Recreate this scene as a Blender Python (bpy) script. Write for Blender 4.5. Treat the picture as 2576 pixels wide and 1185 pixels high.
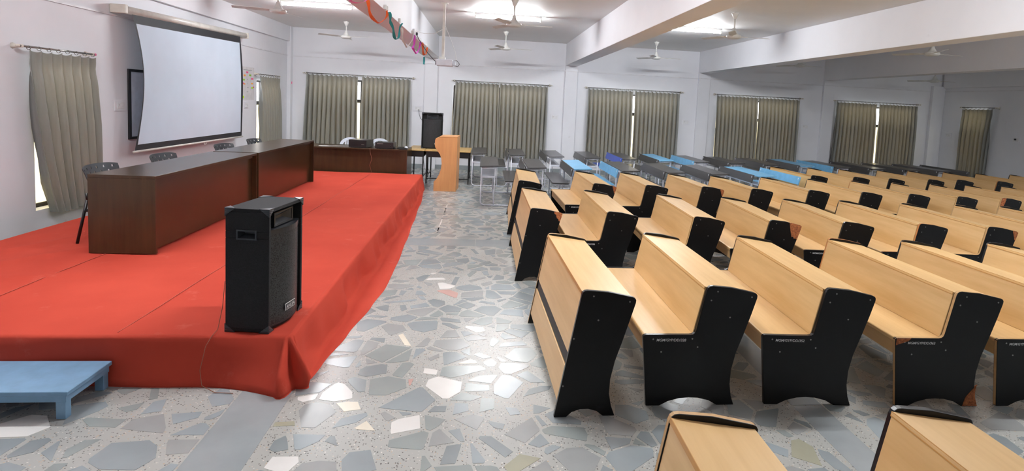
import bpy, bmesh, math, random
from mathutils import Vector, Matrix
import numpy as np

random.seed(7)
for o in list(bpy.data.objects):
    bpy.data.objects.remove(o)
S = bpy.context.scene
COL = S.collection
PI = math.pi

# ------------------------------------------------------------------ camera
IMG_W, IMG_H = 2576.0, 1185.0
FPX, CX, CY = 1420.31, 1377.57, 381.59
YAW, PITCH, ROLL, CAM_H = 0.1123, 0.0840, 0.0489, 1.8262


def cam_axes():
    w = Vector((math.sin(YAW) * math.cos(PITCH), math.cos(YAW) * math.cos(PITCH), -math.sin(PITCH)))
    r = Vector((math.cos(YAW), -math.sin(YAW), 0))
    u = r.cross(w)
    c, s = math.cos(ROLL), math.sin(ROLL)
    return c * r + s * u, -s * r + c * u, w


AR, AU, AW = cam_axes()
CAM = Vector((0, 0, CAM_H))
cd = bpy.data.cameras.new('camera')
cam = bpy.data.objects.new('camera', cd)
COL.objects.link(cam)
cd.sensor_fit = 'HORIZONTAL'
cd.sensor_width = 36.0
cd.lens = FPX / IMG_W * 36.0
cd.shift_x = (IMG_W / 2 - CX) / IMG_W
cd.shift_y = -(IMG_H / 2 - CY) / IMG_W
cd.clip_start = 0.02
cam.matrix_world = Matrix(((AR.x, AU.x, -AW.x, CAM.x), (AR.y, AU.y, -AW.y, CAM.y), (AR.z, AU.z, -AW.z, CAM.z), (0, 0, 0, 1)))
S.camera = cam


def project(p):
    q = Vector(p) - CAM
    d = q.dot(AW)
    if d < 0.05:
        return None
    return (CX + FPX * q.dot(AR) / d, CY - FPX * q.dot(AU) / d)


def at(px, py, axis, v):
    """point where the photo's ray through a pixel meets a plane of the room"""
    d = AR * ((px - CX) / FPX) - AU * ((py - CY) / FPX) + AW
    i = 'xyz'.index(axis)
    return CAM + d * ((v - CAM[i]) / d[i])


# ------------------------------------------------------------------ world and exposure
wd = bpy.data.worlds.new('daylight')
S.world = wd
wd.use_nodes = True
bg = wd.node_tree.nodes['Background']
bg.inputs[0].default_value = (0.93, 0.96, 1.0, 1)
bg.inputs[1].default_value = 5.0
S.view_settings.view_transform = 'Standard'
S.view_settings.look = 'None'
S.view_settings.gamma = 1.0
S.view_settings.use_curve_mapping = False
S.view_settings.exposure = 0.95
TUBE_STRENGTH = 225.0

# ------------------------------------------------------------------ room dimensions (metres)
XL, XR, YF, YN = -4.943, 12.954, 14.92, -3.2
ZC, ZB = 3.433, 2.862
PX = [-1.590, 2.046, 5.695, 9.310, 12.583]
PW = 0.328
STAGE_H = 0.30

# ------------------------------------------------------------------ materials


def srgb(r, g, b):
    f = lambda c: (c / 255 / 12.92) if c / 255 <= 0.04045 else ((c / 255 + 0.055) / 1.055) ** 2.4
    return (f(r), f(g), f(b), 1)


class NT:
    def __init__(self, name):
        self.m = bpy.data.materials.new(name)
        self.m.use_nodes = True
        self.t = self.m.node_tree
        self.b = self.t.nodes['Principled BSDF']
        self.out = self.t.nodes['Material Output']

    def n(self, kind, **kw):
        nd = self.t.nodes.new(kind)
        for k, v in kw.items():
            if k.startswith('i_'):
                nd.inputs[k[2:].replace('_', ' ')].default_value = v
            else:
                setattr(nd, k, v)
        return nd

    def l(self, a, b):
        self.t.links.new(a, b)

    def coord(self, scale=(1, 1, 1), kind='Object', rot=(0, 0, 0)):
        c = self.n('ShaderNodeTexCoord')
        m = self.n('ShaderNodeMapping')
        m.inputs['Scale'].default_value = scale
        m.inputs['Rotation'].default_value = rot
        self.l(c.outputs[kind], m.inputs['Vector'])
        return m.outputs['Vector']

    def noise(self, vec, scale, detail=4, rough=0.55):
        nd = self.n('ShaderNodeTexNoise')
        nd.inputs['Scale'].default_value = scale
        nd.inputs['Detail'].default_value = detail
        nd.inputs['Roughness'].default_value = rough
        self.l(vec, nd.inputs['Vector'])
        return nd.outputs['Fac']

    def ramp(self, fac, stops):
        r = self.n('ShaderNodeValToRGB')
        e = r.color_ramp.elements
        while len(e) < len(stops):
            e.new(0.5)
        for el, (p, c) in zip(e, stops):
            el.position = p
            el.color = c
        self.l(fac, r.inputs['Fac'])
        return r.outputs['Color']

    def mix(self, fac, a, b):
        m = self.n('ShaderNodeMix', data_type='RGBA')
        for sock, v in ((m.inputs[0], fac), (m.inputs[6], a), (m.inputs[7], b)):
            if hasattr(v, 'links'):
                self.l(v, sock)
            else:
                sock.default_value = v
        return m.outputs[2]

    def bump(self, h, strength=0.2, dist=0.01):
        b = self.n('ShaderNodeBump')
        b.inputs['Strength'].default_value = strength
        b.inputs['Distance'].default_value = dist
        self.l(h, b.inputs['Height'])
        self.l(b.outputs['Normal'], self.b.inputs['Normal'])

    def set(self, color=None, rough=None, metal=None, spec=None):
        if color is not None:
            if hasattr(color, 'links'):
                self.l(color, self.b.inputs['Base Color'])
            else:
                self.b.inputs['Base Color'].default_value = color
        if rough is not None:
            self.b.inputs['Roughness'].default_value = rough
        if metal is not None:
            self.b.inputs['Metallic'].default_value = metal
        if spec is not None:
            self.b.inputs['Specular IOR Level'].default_value = spec
        return self


def plain(name, rgb, rough=0.5, metal=0.0, var=0.06, scale=8, spec=None):
    t = NT(name)
    c = srgb(*rgb)
    v = t.coord()
    f = t.noise(v, scale)
    dk = tuple(x * (1 - var * 2) for x in c[:3]) + (1,)
    lt = tuple(min(1, x * (1 + var)) for x in c[:3]) + (1,)
    t.set(t.ramp(f, [(0.3, dk), (0.7, lt)]), rough, metal, spec)
    return t.m


def wall_paint(name, base, dirt, low):
    t = NT(name)
    v = t.coord()
    f = t.noise(v, 1.3, 6)
    c = t.ramp(f, [(0.25, srgb(*[x - 7 for x in base])), (0.7, srgb(*base))])
    g = t.noise(v, 5.5, 8, 0.7)
    spots = t.ramp(g, [(0.685, (0, 0, 0, 1)), (0.74, (1, 1, 1, 1))])
    c = t.mix(spots, c, srgb(*dirt))
    if low:
        sep = t.n('ShaderNodeSeparateXYZ')
        co = t.n('ShaderNodeTexCoord')
        t.l(co.outputs['Object'], sep.inputs[0])
        h = t.n('ShaderNodeMath', operation='MULTIPLY_ADD')
        h.inputs[1].default_value = -2.2
        h.inputs[2].default_value = 0.62
        t.l(sep.outputs['Z'], h.inputs[0])
        a = t.n('ShaderNodeMath', operation='ADD')
        t.l(h.outputs[0], a.inputs[0])
        t.l(t.noise(v, 3.2, 8, 0.65), a.inputs[1])
        peel = t.ramp(a.outputs[0], [(0.88, (0, 0, 0, 1)), (0.98, (1, 1, 1, 1))])
        c = t.mix(peel, c, srgb(206, 190, 182))
    t.set(c, 0.62)
    t.bump(t.noise(v, 55, 3), 0.08, 0.004)
    return t.m


def wood_mat(name, light, dark, axis='y', rough=0.34, scale=1.0):
    t = NT(name)
    sc = {'y': (9, 0.7, 9), 'x': (0.7, 9, 9), 'z': (9, 9, 0.7)}[axis]
    v = t.coord(tuple(s * scale for s in sc))
    f = t.noise(v, 2.0, 6, 0.6)
    c = t.ramp(f, [(0.28, srgb(*dark)), (0.72, srgb(*light))])
    f2 = t.noise(t.coord((1, 0.5, 1)), 2.2, 3)
    c = t.mix(t.ramp(f2, [(0.35, (0, 0, 0, 1)), (0.75, (0.35, 0.35, 0.35, 1))]), c, srgb(*[min(255, x + 10) for x in light]))
    t.set(c, rough)
    return t.m


M = {}
M['wall'] = wall_paint('wall_paint', (237, 238, 243), (216, 213, 216), False)
M['wall_old'] = wall_paint('wall_paint_peeling', (236, 237, 242), (212, 208, 210), True)
M['ceiling'] = wall_paint('ceiling_paint', (235, 234, 233), (216, 213, 212), False)
M['skirting'] = plain('skirting_grey', (150, 158, 160), 0.4)
M['beech'] = wood_mat('beech_laminate', (236, 197, 140), (218, 175, 114))
M['beech_edge'] = wood_mat('beech_edge', (214, 158, 84), (190, 128, 62))
t = NT('black_laminate')
v = t.coord()
t.set(t.ramp(t.noise(v, 6, 7, 0.7), [(0.60, srgb(9, 9, 10)), (0.82, srgb(30, 31, 34))]), 0.42, spec=0.3)
M['black'] = t.m
M['rim_black'] = plain('black_edge_band', (14, 14, 16), 0.28)
M['rim_tan'] = plain('bare_wood_edge', (206, 164, 112), 0.5, scale=30)
M['rim_orange'] = plain('bare_orange_edge', (196, 126, 66), 0.5, scale=30)
t = NT('raw_chipboard')
t.set(t.ramp(t.noise(t.coord(), 60, 6), [(0.35, srgb(128, 68, 34)), (0.65, srgb(196, 116, 66))]), 0.8)
M['chip'] = t.m
M['screw'] = plain('screw_steel', (150, 150, 145), 0.35, 0.7)
M['white_paint'] = plain('hand_painted_white', (226, 226, 226), 0.6)
M['wenge'] = wood_mat('wenge_laminate', (68, 49, 29), (52, 37, 22), 'z', 0.27)
M['podium'] = wood_mat('podium_beech', (226, 166, 108), (208, 146, 90), 'z', 0.4)
t = NT('red_carpet')
v = t.coord()
c = t.ramp(t.noise(v, 1.1, 5), [(0.3, srgb(186, 67, 52)), (0.7, srgb(203, 79, 61))])
c = t.mix(t.ramp(t.noise(v, 3.0, 9, 0.72), [(0.60, (0, 0, 0, 1)), (0.78, (0.35, 0.35, 0.35, 1))]), c, srgb(226, 140, 122))
t.set(c, 0.95, spec=0.15)
t.bump(t.noise(v, 420, 2), 0.25, 0.003)
M['carpet'] = t.m
M['seam'] = plain('carpet_seam', (190, 88, 72), 0.95)
M['platform'] = plain('platform_ply', (150, 120, 84), 0.7)
t = NT('speaker_cloth')
t.set(t.ramp(t.noise(t.coord(), 160, 3), [(0.3, srgb(14, 15, 17)), (0.75, srgb(30, 31, 34))]), 0.85)
t.bump(t.noise(t.coord(), 300, 2), 0.3, 0.002)
M['spk'] = t.m
t = NT('perforated_grille')
vo = t.n('ShaderNodeTexVoronoi')
vo.inputs['Scale'].default_value = 150
t.l(t.coord(), vo.inputs['Vector'])
t.set(t.ramp(vo.outputs['Distance'], [(0.25, srgb(10, 10, 11)), (0.5, srgb(52, 54, 56))]), 0.42, 0.3)
tr = t.n('ShaderNodeBsdfTransparent')
mx = t.n('ShaderNodeMixShader')
t.l(t.ramp(vo.outputs['Distance'], [(0.20, (0.8, 0.8, 0.8, 1)), (0.42, (0, 0, 0, 1))]), mx.inputs[0])
t.l(t.b.outputs[0], mx.inputs[1])
t.l(tr.outputs[0], mx.inputs[2])
t.l(mx.outputs[0], t.out.inputs[0])
M['grille'] = t.m
M['cone'] = plain('cone_paper', (84, 86, 88), 0.45)
M['corner'] = plain('corner_plastic', (62, 66, 72), 0.3)
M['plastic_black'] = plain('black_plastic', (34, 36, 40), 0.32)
M['plastic_chair'] = plain('charcoal_plastic', (52, 55, 60), 0.42)
M['seat_cloth'] = plain('black_seat_cloth', (22, 22, 23), 0.9)
M['steel_black'] = plain('black_steel', (26, 26, 27), 0.4)
M['plastic_white'] = plain('white_plastic', (222, 228, 238), 0.35)
M['blue_paint'] = plain('blue_gloss_paint', (126, 166, 198), 0.35, var=0.08)
M['grey_top'] = wood_mat('grey_laminate', (80, 79, 80), (66, 65, 66), 'y', 0.3)
M['sky_top'] = plain('sky_blue_laminate', (124, 190, 232), 0.34)
M['royal_top'] = plain('royal_blue_laminate', (44, 88, 206), 0.36)
M['tube_steel'] = plain('pale_enamelled_tube', (222, 225, 236), 0.3, 0.1)
M['ply_top'] = wood_mat('pale_ply_top', (218, 184, 120), (200, 164, 100), 'y', 0.4)
M['fan_white'] = plain('fan_enamel', (222, 222, 218), 0.35)
M['rod'] = plain('rod_steel', (150, 148, 145), 0.25, 0.8)
M['rod_end'] = plain('cream_bracket', (222, 216, 204), 0.5)
M['pink'] = plain('pink_cap', (236, 120, 168), 0.5)
M['frame_dark'] = plain('window_frame_brown', (58, 52, 48), 0.5)
M['screen_white'] = plain('screen_cloth', (206, 220, 234), 0.8, var=0.03, scale=1.2)
M['screen_black'] = plain('screen_border', (36, 38, 42), 0.7)
M['housing'] = plain('screen_housing', (226, 224, 216), 0.35)
M['board_white'] = plain('board_white', (214, 218, 230), 0.3)
M['paper'] = plain('paper', (222, 221, 222), 0.8)
M['casing'] = plain('pvc_casing', (228, 228, 232), 0.45)
M['switch'] = plain('switch_plastic', (232, 232, 234), 0.35)
M['badge_black'] = plain('badge_black', (22, 22, 23), 0.5)
M['cord'] = plain('brown_cord', (150, 96, 72), 0.6)
M['cable_black'] = plain('cable_black', (32, 32, 34), 0.5)
M['cable_white'] = plain('cable_white', (224, 224, 222), 0.5)
for k, c in dict(s_pink=(240, 130, 196), s_orange=(240, 104, 40), s_teal=(40, 150, 152), s_white=(222, 220, 216), s_magenta=(220, 84, 204),
                 n_pink=(246, 96, 150), n_green=(150, 210, 70), n_orange=(250, 170, 70), n_lime=(180, 226, 40)).items():
    M[k] = plain('paper_' + k[2:] + '_' + k[0], c, 0.75)


def emit(name, rgb, s):
    t = NT(name)
    e = t.n('ShaderNodeEmission')
    e.inputs[0].default_value = (*rgb, 1)
    e.inputs[1].default_value = s
    t.l(e.outputs[0], t.out.inputs[0])
    return t.m


M['tube'] = emit('fluorescent_tube', (0.95, 0.97, 1.0), TUBE_STRENGTH)


def fabric(name, rgb, trans, fac):
    t = NT(name)
    v = t.coord((14, 14, 1))
    c = t.ramp(t.noise(v, 2.5, 5), [(0.3, srgb(*[x - 10 for x in rgb])), (0.7, srgb(*rgb))])
    t.set(c, 0.42, spec=0.5)
    tr = t.n('ShaderNodeBsdfTranslucent')
    tr.inputs[0].default_value = srgb(*trans)
    mx = t.n('ShaderNodeMixShader')
    mx.inputs[0].default_value = fac
    t.l(t.b.outputs[0], mx.inputs[1])
    t.l(tr.outputs[0], mx.inputs[2])
    t.l(mx.outputs[0], t.out.inputs[0])
    return t.m


M['curtain'] = fabric('grey_satin_curtain', (140, 142, 138), (206, 182, 132), 0.045)
M['lining'] = fabric('cream_lining', (222, 214, 188), (230, 214, 170), 0.25)
M['pane_cream'] = fabric('cream_painted_glass', (232, 226, 206), (244, 234, 206), 0.60)
t = NT('window_glass')
tr = t.n('ShaderNodeBsdfTransparent')
gl = t.n('ShaderNodeBsdfGlossy')
gl.inputs['Roughness'].default_value = 0.02
mx = t.n('ShaderNodeMixShader')
mx.inputs[0].default_value = 0.06
t.l(tr.outputs[0], mx.inputs[1])
t.l(gl.outputs[0], mx.inputs[2])
t.l(mx.outputs[0], t.out.inputs[0])
M['glass'] = t.m

# terrazzo bed between the floor stones
t = NT('terrazzo_bed')
v = t.coord()
base = t.ramp(t.noise(v, 0.9, 4), [(0.3, srgb(171, 172, 168)), (0.7, srgb(186, 186, 181))])
vo = t.n('ShaderNodeTexVoronoi')
vo.inputs['Scale'].default_value = 85
t.l(v, vo.inputs['Vector'])
rr = t.n('ShaderNodeSeparateColor')
t.l(vo.outputs['Color'], rr.inputs[0])
dots = t.ramp(vo.outputs['Distance'], [(0.30, (1, 1, 1, 1)), (0.38, (0, 0, 0, 1))])
pick = t.ramp(rr.outputs[0], [(0.50, (0, 0, 0, 1)), (0.52, (1, 1, 1, 1))])
mm = t.n('ShaderNodeMath', operation='MULTIPLY')
t.l(dots, mm.inputs[0])
t.l(pick, mm.inputs[1])
dotc = t.ramp(rr.outputs[1], [(0.0, srgb(70, 66, 64)), (0.55, srgb(110, 104, 98)), (0.7, srgb(232, 230, 226)), (0.9, srgb(196, 170, 140))])
t.set(t.mix(mm.outputs[0], base, dotc), 0.32)
M['bed'] = t.m


def stone(name, rgb):
    t = NT(name)
    c = t.ramp(t.noise(t.coord(), 2.2, 6), [(0.3, srgb(*[x - 8 for x in rgb])), (0.7, srgb(*[min(255, x + 6) for x in rgb]))])
    t.set(c, 0.24)
    return t.m


STONES = [stone('stone_grey_' + n, c) for n, c in (('mid', (153, 161, 164)), ('cool', (161, 170, 174)), ('dark', (145, 152, 154)), ('green', (156, 163, 161)), ('warm', (164, 166, 165)))]
M['st_white'] = stone('stone_white', (238, 236, 232))
M['st_cream'] = stone('stone_cream', (238, 230, 212))
M['st_pink'] = stone('stone_pink', (208, 168, 158))
M['st_olive'] = stone('stone_olive', (172, 170, 150))
M['st_strip'] = stone('stone_strip', (160, 166, 168))

# ------------------------------------------------------------------ mesh helpers


def tag(o, label=None, cat=None, group=None, kind=None):
    for k, v in (('label', label), ('category', cat), ('group', group), ('kind', kind)):
        if v:
            o[k] = v
    return o


def empty(name, loc, rz=0.0):
    o = bpy.data.objects.new(name, None)
    o.empty_display_size = 0.1
    COL.objects.link(o)
    o.location = loc
    o.rotation_euler = (0, 0, rz)
    return o


def link(name, mesh, parent=None):
    o = bpy.data.objects.new(name, mesh)
    COL.objects.link(o)
    if parent is not None:
        o.parent = parent
    return o


class MB:
    def __init__(self):
        self.v, self.f, self.mi, self.sm = [], [], [], []

    def add(self, vs, fs, mi=0, smooth=False):
        b = len(self.v)
        self.v += [tuple(x) for x in vs]
        for f in fs:
            self.f.append([b + i for i in f])
            self.mi.append(mi)
            self.sm.append(smooth)
        return self

    def box(self, x0, x1, y0, y1, z0, z1, mi=0):
        return self.add([(x0, y0, z0), (x1, y0, z0), (x1, y1, z0), (x0, y1, z0), (x0, y0, z1), (x1, y0, z1), (x1, y1, z1), (x0, y1, z1)],
                        [(3, 2, 1, 0), (4, 5, 6, 7), (0, 1, 5, 4), (1, 2, 6, 5), (2, 3, 7, 6), (3, 0, 4, 7)], mi)

    def prism(self, poly, a0, a1, plane='xz', mi=0, rim=None):
        """poly: 2-D outline, extruded from a0 to a1 along the third axis"""
        n = len(poly)
        P = {'xz': lambda p, a: (p[0], a, p[1]), 'xy': lambda p, a: (p[0], p[1], a), 'yz': lambda p, a: (a, p[0], p[1])}[plane]
        vs = [P(p, a0) for p in poly] + [P(p, a1) for p in poly]
        b = len(self.v)
        self.add(vs, [list(range(n)), list(range(2 * n - 1, n - 1, -1))], mi)
        rim = mi if rim is None else rim
        for i in range(n):
            j = (i + 1) % n
            self.f.append([b + j, b + i, b + n + i, b + n + j])
            self.mi.append(rim)
            self.sm.append(False)
        return self

    def tube(self, pts, r, seg=6, mi=0, closed=False, flat=None):
        pts = [Vector(p) for p in pts]
        n = len(pts)
        rings = []
        up = None
        for i, p in enumerate(pts):
            if closed:
                d = (pts[(i + 1) % n] - pts[i - 1])
            else:
                d = pts[min(i + 1, n - 1)] - pts[max(i - 1, 0)]
            d.normalize()
            if up is None:
                up = Vector((0, 0, 1)) if abs(d.z) < 0.9 else Vector((1, 0, 0))
            side = d.cross(up)
            if side.length < 1e-5:
                side = d.cross(Vector((0, 1, 0)))
            side.normalize()
            up = side.cross(d).normalized()
            rr = r[i] if isinstance(r, (list, tuple)) else r
            rings.append([p + (side * math.cos(2 * PI * k / seg) + up * math.sin(2 * PI * k / seg)) * rr for k in range(seg)])
        vs = [q for ring in rings for q in ring]
        fs = []
        m = n if closed else n - 1
        for i in range(m):
            a, b = i * seg, ((i + 1) % n) * seg
            for k in range(seg):
                k2 = (k + 1) % seg
                fs.append((a + k, a + k2, b + k2, b + k))
        if not closed:
            fs.append(tuple(range(seg - 1, -1, -1)))
            fs.append(tuple((n - 1) * seg + k for k in range(seg)))
        return self.add(vs, fs, mi, True)

    def lathe(self, prof, cx, cy, seg=20, mi=0):
        """prof: (radius, z) pairs from top to bottom or the reverse"""
        vs, fs = [], []
        for r, z in prof:
            for k in range(seg):
                a = 2 * PI * k / seg
                vs.append((cx + r * math.cos(a), cy + r * math.sin(a), z))
        for i in range(len(prof) - 1):
            for k in range(seg):
                k2 = (k + 1) % seg
                fs.append((i * seg + k, i * seg + k2, (i + 1) * seg + k2, (i + 1) * seg + k))
        fs.append(tuple(range(seg)))
        fs.append(tuple((len(prof) - 1) * seg + k for k in range(seg - 1, -1, -1)))
        return self.add(vs, fs, mi, True)

    def grid(self, rows, mi=0, smooth=True):
        nr, nc = len(rows), len(rows[0])
        return self.add([p for r in rows for p in r],
                        [(i * nc + j, i * nc + j + 1, (i + 1) * nc + j + 1, (i + 1) * nc + j) for i in range(nr - 1) for j in range(nc - 1)], mi, smooth)

    def mesh(self, name, mats, bevel=0.0, seg=2, fix=True):
        me = bpy.data.meshes.new(name)
        me.from_pydata(self.v, [], self.f)
        if not isinstance(mats, (list, tuple)):
            mats = [mats]
        for m in mats:
            me.materials.append(M[m] if isinstance(m, str) else m)
        for p, mi, s in zip(me.polygons, self.mi, self.sm):
            p.material_index = mi
            p.use_smooth = s
        if fix or bevel:
            bm = bmesh.new()
            bm.from_mesh(me)
            if fix:
                bmesh.ops.recalc_face_normals(bm, faces=bm.faces)
            if bevel:
                es = [e for e in bm.edges if len(e.link_faces) == 2 and e.calc_face_angle(0) > 0.6]
                bmesh.ops.bevel(bm, geom=es, offset=bevel, segments=seg, profile=0.6, affect='EDGES', clamp_overlap=True)
            bm.to_mesh(me)
            bm.free()
        me.update()
        return me

    def build(self, name, mats, parent=None, bevel=0.0, seg=2, fix=True):
        return link(name, self.mesh(name, mats, bevel, seg, fix), parent)


def arc(cx, cz, r, a0, a1, n):
    return [(cx + r * math.cos(a0 + (a1 - a0) * i / n), cz + r * math.sin(a0 + (a1 - a0) * i / n)) for i in range(n + 1)]


def round_poly(pts, rad):
    """round the corners of a 2-D outline; rad gives one radius per corner (0 keeps it sharp)"""
    out = []
    n = len(pts)
    for i, p in enumerate(pts):
        r = rad[i] if isinstance(rad, (list, tuple)) else rad
        if r <= 0:
            out.append(p)
            continue
        p = Vector(p)
        a = Vector(pts[i - 1]) - p
        b = Vector(pts[(i + 1) % n]) - p
        d = min(r, a.length * 0.45, b.length * 0.45)
        a = p + a.normalized() * d
        b = p + b.normalized() * d
        for k in range(4):
            t = k / 3
            out.append(tuple(a * (1 - t) ** 2 + p * 2 * t * (1 - t) + b * t * t))
    return out


def text_mesh(name, body, size, mat, shear=0.0, extrude=0.0004):
    cu = bpy.data.curves.new(name, 'FONT')
    cu.body = body
    cu.size = size
    cu.shear = shear
    cu.extrude = extrude
    cu.resolution_u = 2
    cu.offset = 0.00015 if size < 0.026 else 0.0
    ob = bpy.data.objects.new(name, cu)
    COL.objects.link(ob)
    dg = bpy.context.evaluated_depsgraph_get()
    me = bpy.data.meshes.new_from_object(ob.evaluated_get(dg))
    bpy.data.objects.remove(ob)
    bpy.data.curves.remove(cu)
    me.name = name
    me.materials.clear()
    me.materials.append(M[mat])
    return me


# ================================================================== SETTING
TH = 0.23


def wall_with_holes(name, mat, fixed_axis, p0, p1, a0, a1, z0, z1, holes):
    """wall slab between p0,p1 on its own axis; along a0..a1; holes = (a,b,zlo,zhi)"""
    mb = MB()

    def put(u0, u1, w0, w1):
        if u1 - u0 < 1e-4 or w1 - w0 < 1e-4:
            return
        if fixed_axis == 'y':
            mb.box(u0, u1, p0, p1, w0, w1)
        else:
            mb.box(p0, p1, u0, u1, w0, w1)
    cur = a0
    for (u0, u1, w0, w1) in sorted(holes):
        put(cur, u0, z0, z1)
        put(u0, u1, z0, w0)
        put(u0, u1, w1, z1)
        cur = u1
    put(cur, a1, z0, z1)
    o = mb.build(name, mat)
    tag(o, kind='structure')
    return o


FARW = [(-4.42, -1.98), (-0.86, 1.56), (2.72, 5.12), (6.28, 8.58), (9.84, 12.08)]
WZ0, WZ1 = 0.42, 2.20
wall_far = wall_with_holes('wall_far', 'wall', 'y', YF, YF + TH, XL - TH, XR + TH, 0, ZC, [(a, b, WZ0, WZ1) for a, b in FARW])
LEFTW = [(6.80, 7.72), (12.90, 14.05)]
wall_left = wall_with_holes('wall_left', 'wall_old', 'x', XL - TH, XL, YN - TH, YF, 0, ZC, [(a, b, 0.36, 2.04) for a, b in LEFTW])
RIGHTW = [(13.34, 14.10)]
wall_right = wall_with_holes('wall_right', 'wall', 'x', XR, XR + TH, YN - TH, YF, 0, ZC, [(a, b, 0.45, 2.18) for a, b in RIGHTW])
mb = MB()
mb.box(XL, XR, YN - TH, YN, 0, ZC)
tag(mb.build('wall_near', 'wall'), kind='structure')

# pilasters on the far wall, corner columns, beam ledge on the left wall
for x in PX[:4]:
    MB().box(x, x + PW, YF - 0.07, YF, 0, ZB).build('pilaster', 'wall', wall_far, 0.006)
MB().box(PX[4], XR, YF - 0.10, YF, 0, ZB).build('pilaster', 'wall', wall_far, 0.006)
MB().box(XL, XL + 0.09, YF - 0.16, YF, 0, ZC).build('pilaster', 'wall', wall_far, 0.006)
MB().box(XL, XL + 0.066, YN, YF - 0.16, 3.066, ZC).build('wall_beam', 'wall', wall_left, 0.004)
MB().box(XR - 0.07, XR, YN, YF - 0.1, 2.82, ZC).build('wall_beam', 'wall', wall_right, 0.004)

# ceiling slab and the cross beams
mb = MB()
mb.box(XL - TH, XR + TH, YN - TH, YF + TH, ZC, ZC + 0.15)
ceiling = tag(mb.build('ceiling', 'ceiling'), kind='structure')
for x in PX[:4]:
    MB().box(x, x + PW, YN, YF, ZB, ZC).build('beam', 'wall', ceiling, 0.006)

# skirting and cable casing
tag(MB().box(XL, XL + 0.012, YN, YF - 0.16, 0, 0.115).build('baseboard_left', 'skirting'), kind='structure')
tag(MB().box(XL + 0.09, XR, YF - 0.008, YF, 0, 0.11).build('baseboard_far', 'skirting'), kind='structure')
tag(MB().box(XR - 0.012, XR, YN, YF - 0.1, 0, 0.11).build('baseboard_right', 'skirting'), kind='structure')
mb = MB()
mb.box(XL, XL + 0.014, YN, YF - 0.16, 2.71, 2.733)
tag(mb.build('trim_1', 'casing'), kind='structure')
mb = MB()
mb.box(XL + 0.09, PX[0], YF - 0.014, YF, 2.705, 2.728)
for i, x in enumerate(PX[:4]):
    mb.box(x - 0.012, x + PW + 0.012, YF - 0.084, YF - 0.07, 2.705, 2.728)
    mb.box(x + PW, PX[i + 1], YF - 0.014, YF, 2.705, 2.728)
tag(mb.build('trim_2', 'casing'), kind='structure')
tag(MB().box(XR - 0.014, XR, YN, YF - 0.1, 2.71, 2.733).build('trim_3', 'casing'), kind='structure')


def window(n, axis, a0, a1, z0, z1, face, out):
    """frame, transom, mullions and panes set inside the wall opening; out = +1/-1 direction of outdoors"""
    root = empty('window_%d' % n, (0, 0, 0))
    tag(root, kind='structure')
    d0, d1 = face + out * 0.13, face + out * 0.17
    lo, hi = min(d0, d1), max(d0, d1)
    zt = z0 + (z1 - z0) * 0.70

    def bar(u0, u1, w0, w1, nm):
        m = MB()
        if axis == 'y':
            m.box(u0, u1, lo, hi, w0, w1)
        else:
            m.box(lo, hi, u0, u1, w0, w1)
        m.build(nm, 'frame_dark', root)
    fw = 0.045
    bar(a0, a0 + fw, z0, z1, 'frame')
    bar(a1 - fw, a1, z0, z1, 'frame')
    bar(a0 + fw, a1 - fw, z0, z0 + fw, 'frame')
    bar(a0 + fw, a1 - fw, z1 - fw, z1, 'frame')
    bar(a0 + fw, a1 - fw, zt - 0.04, zt + 0.04, 'transom')
    nm = 3 if a1 - a0 > 1.6 else 1
    edges = [a0 + fw]
    for k in range(nm):
        c = a0 + (a1 - a0) * (k + 1) / (nm + 1)
        bar(c - 0.02, c + 0.02, z0 + fw, zt - 0.04, 'mullion')
        bar(c - 0.02, c + 0.02, zt + 0.04, z1 - fw, 'mullion')
        edges += [c - 0.02, c + 0.02]
    edges.append(a1 - fw)
    mid = (lo + hi) / 2
    for k in range(0, len(edges), 2):
        for w0, w1 in ((z0 + fw, zt - 0.04), (zt + 0.04, z1 - fw)):
            m = MB()
            if axis == 'y':
                m.box(edges[k], edges[k + 1], mid - 0.002, mid + 0.002, w0, w1)
            else:
                m.box(mid - 0.002, mid + 0.002, edges[k], edges[k + 1], w0, w1)
            m.build('pane', 'glass' if w0 > zt else 'pane_cream', root)


wn = 1
for a, b in LEFTW:
    window(wn, 'x', a, b, 0.36, 2.04, XL, -1)
    wn += 1
for a, b in FARW:
    window(wn, 'y', a, b, WZ0, WZ1, YF, 1)
    wn += 1
for a, b in RIGHTW:
    window(wn, 'x', a, b, 0.45, 2.18, XR, 1)
    wn += 1

# ------------------------------------------------------------------ floor of broken stone set in terrazzo
floor = tag(MB().box(XL - TH, XR + TH, YN - TH, YF + TH, -0.12, 0.0).build('floor', 'bed'), kind='structure')
STRIPS = [(-1.40, -1.10, YN, 3.50), (2.00, 2.20, YN, YF - 0.1), (5.70, 5.90, YN, YF - 0.1), (9.31, 9.51, YN, YF - 0.1)]
HSTRIPS = [(-1.10, 2.0, 7.03, 7.38), (2.2, 5.7, 7.03, 7.38), (5.9, 9.31, 7.03, 7.38)]
SH = 0.0012
for (x0, x1, y0, y1) in STRIPS:
    n = max(1, round((y1 - y0) / 1.25))
    for k in range(n):
        a = y0 + (y1 - y0) * k / n
        b = y0 + (y1 - y0) * (k + 1) / n - 0.006
        MB().box(x0, x1, a, b, -0.01, SH).build('plank_stone', 'st_strip', floor)
for (x0, x1, y0, y1) in HSTRIPS:
    n = max(1, round((x1 - x0) / 1.1))
    for k in range(n):
        a = x0 + (x1 - x0) * k / n + 0.004
        b = x0 + (x1 - x0) * (k + 1) / n - 0.004
        MB().box(a, b, y0, y1, -0.01, SH).build('plank_stone', 'st_strip', floor)
# thin white divider strip in the aisle
MB().box(-0.605, -0.590, 7.66, 9.85, -0.01, SH).build('divider_strip', 'st_white', floor)

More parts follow.
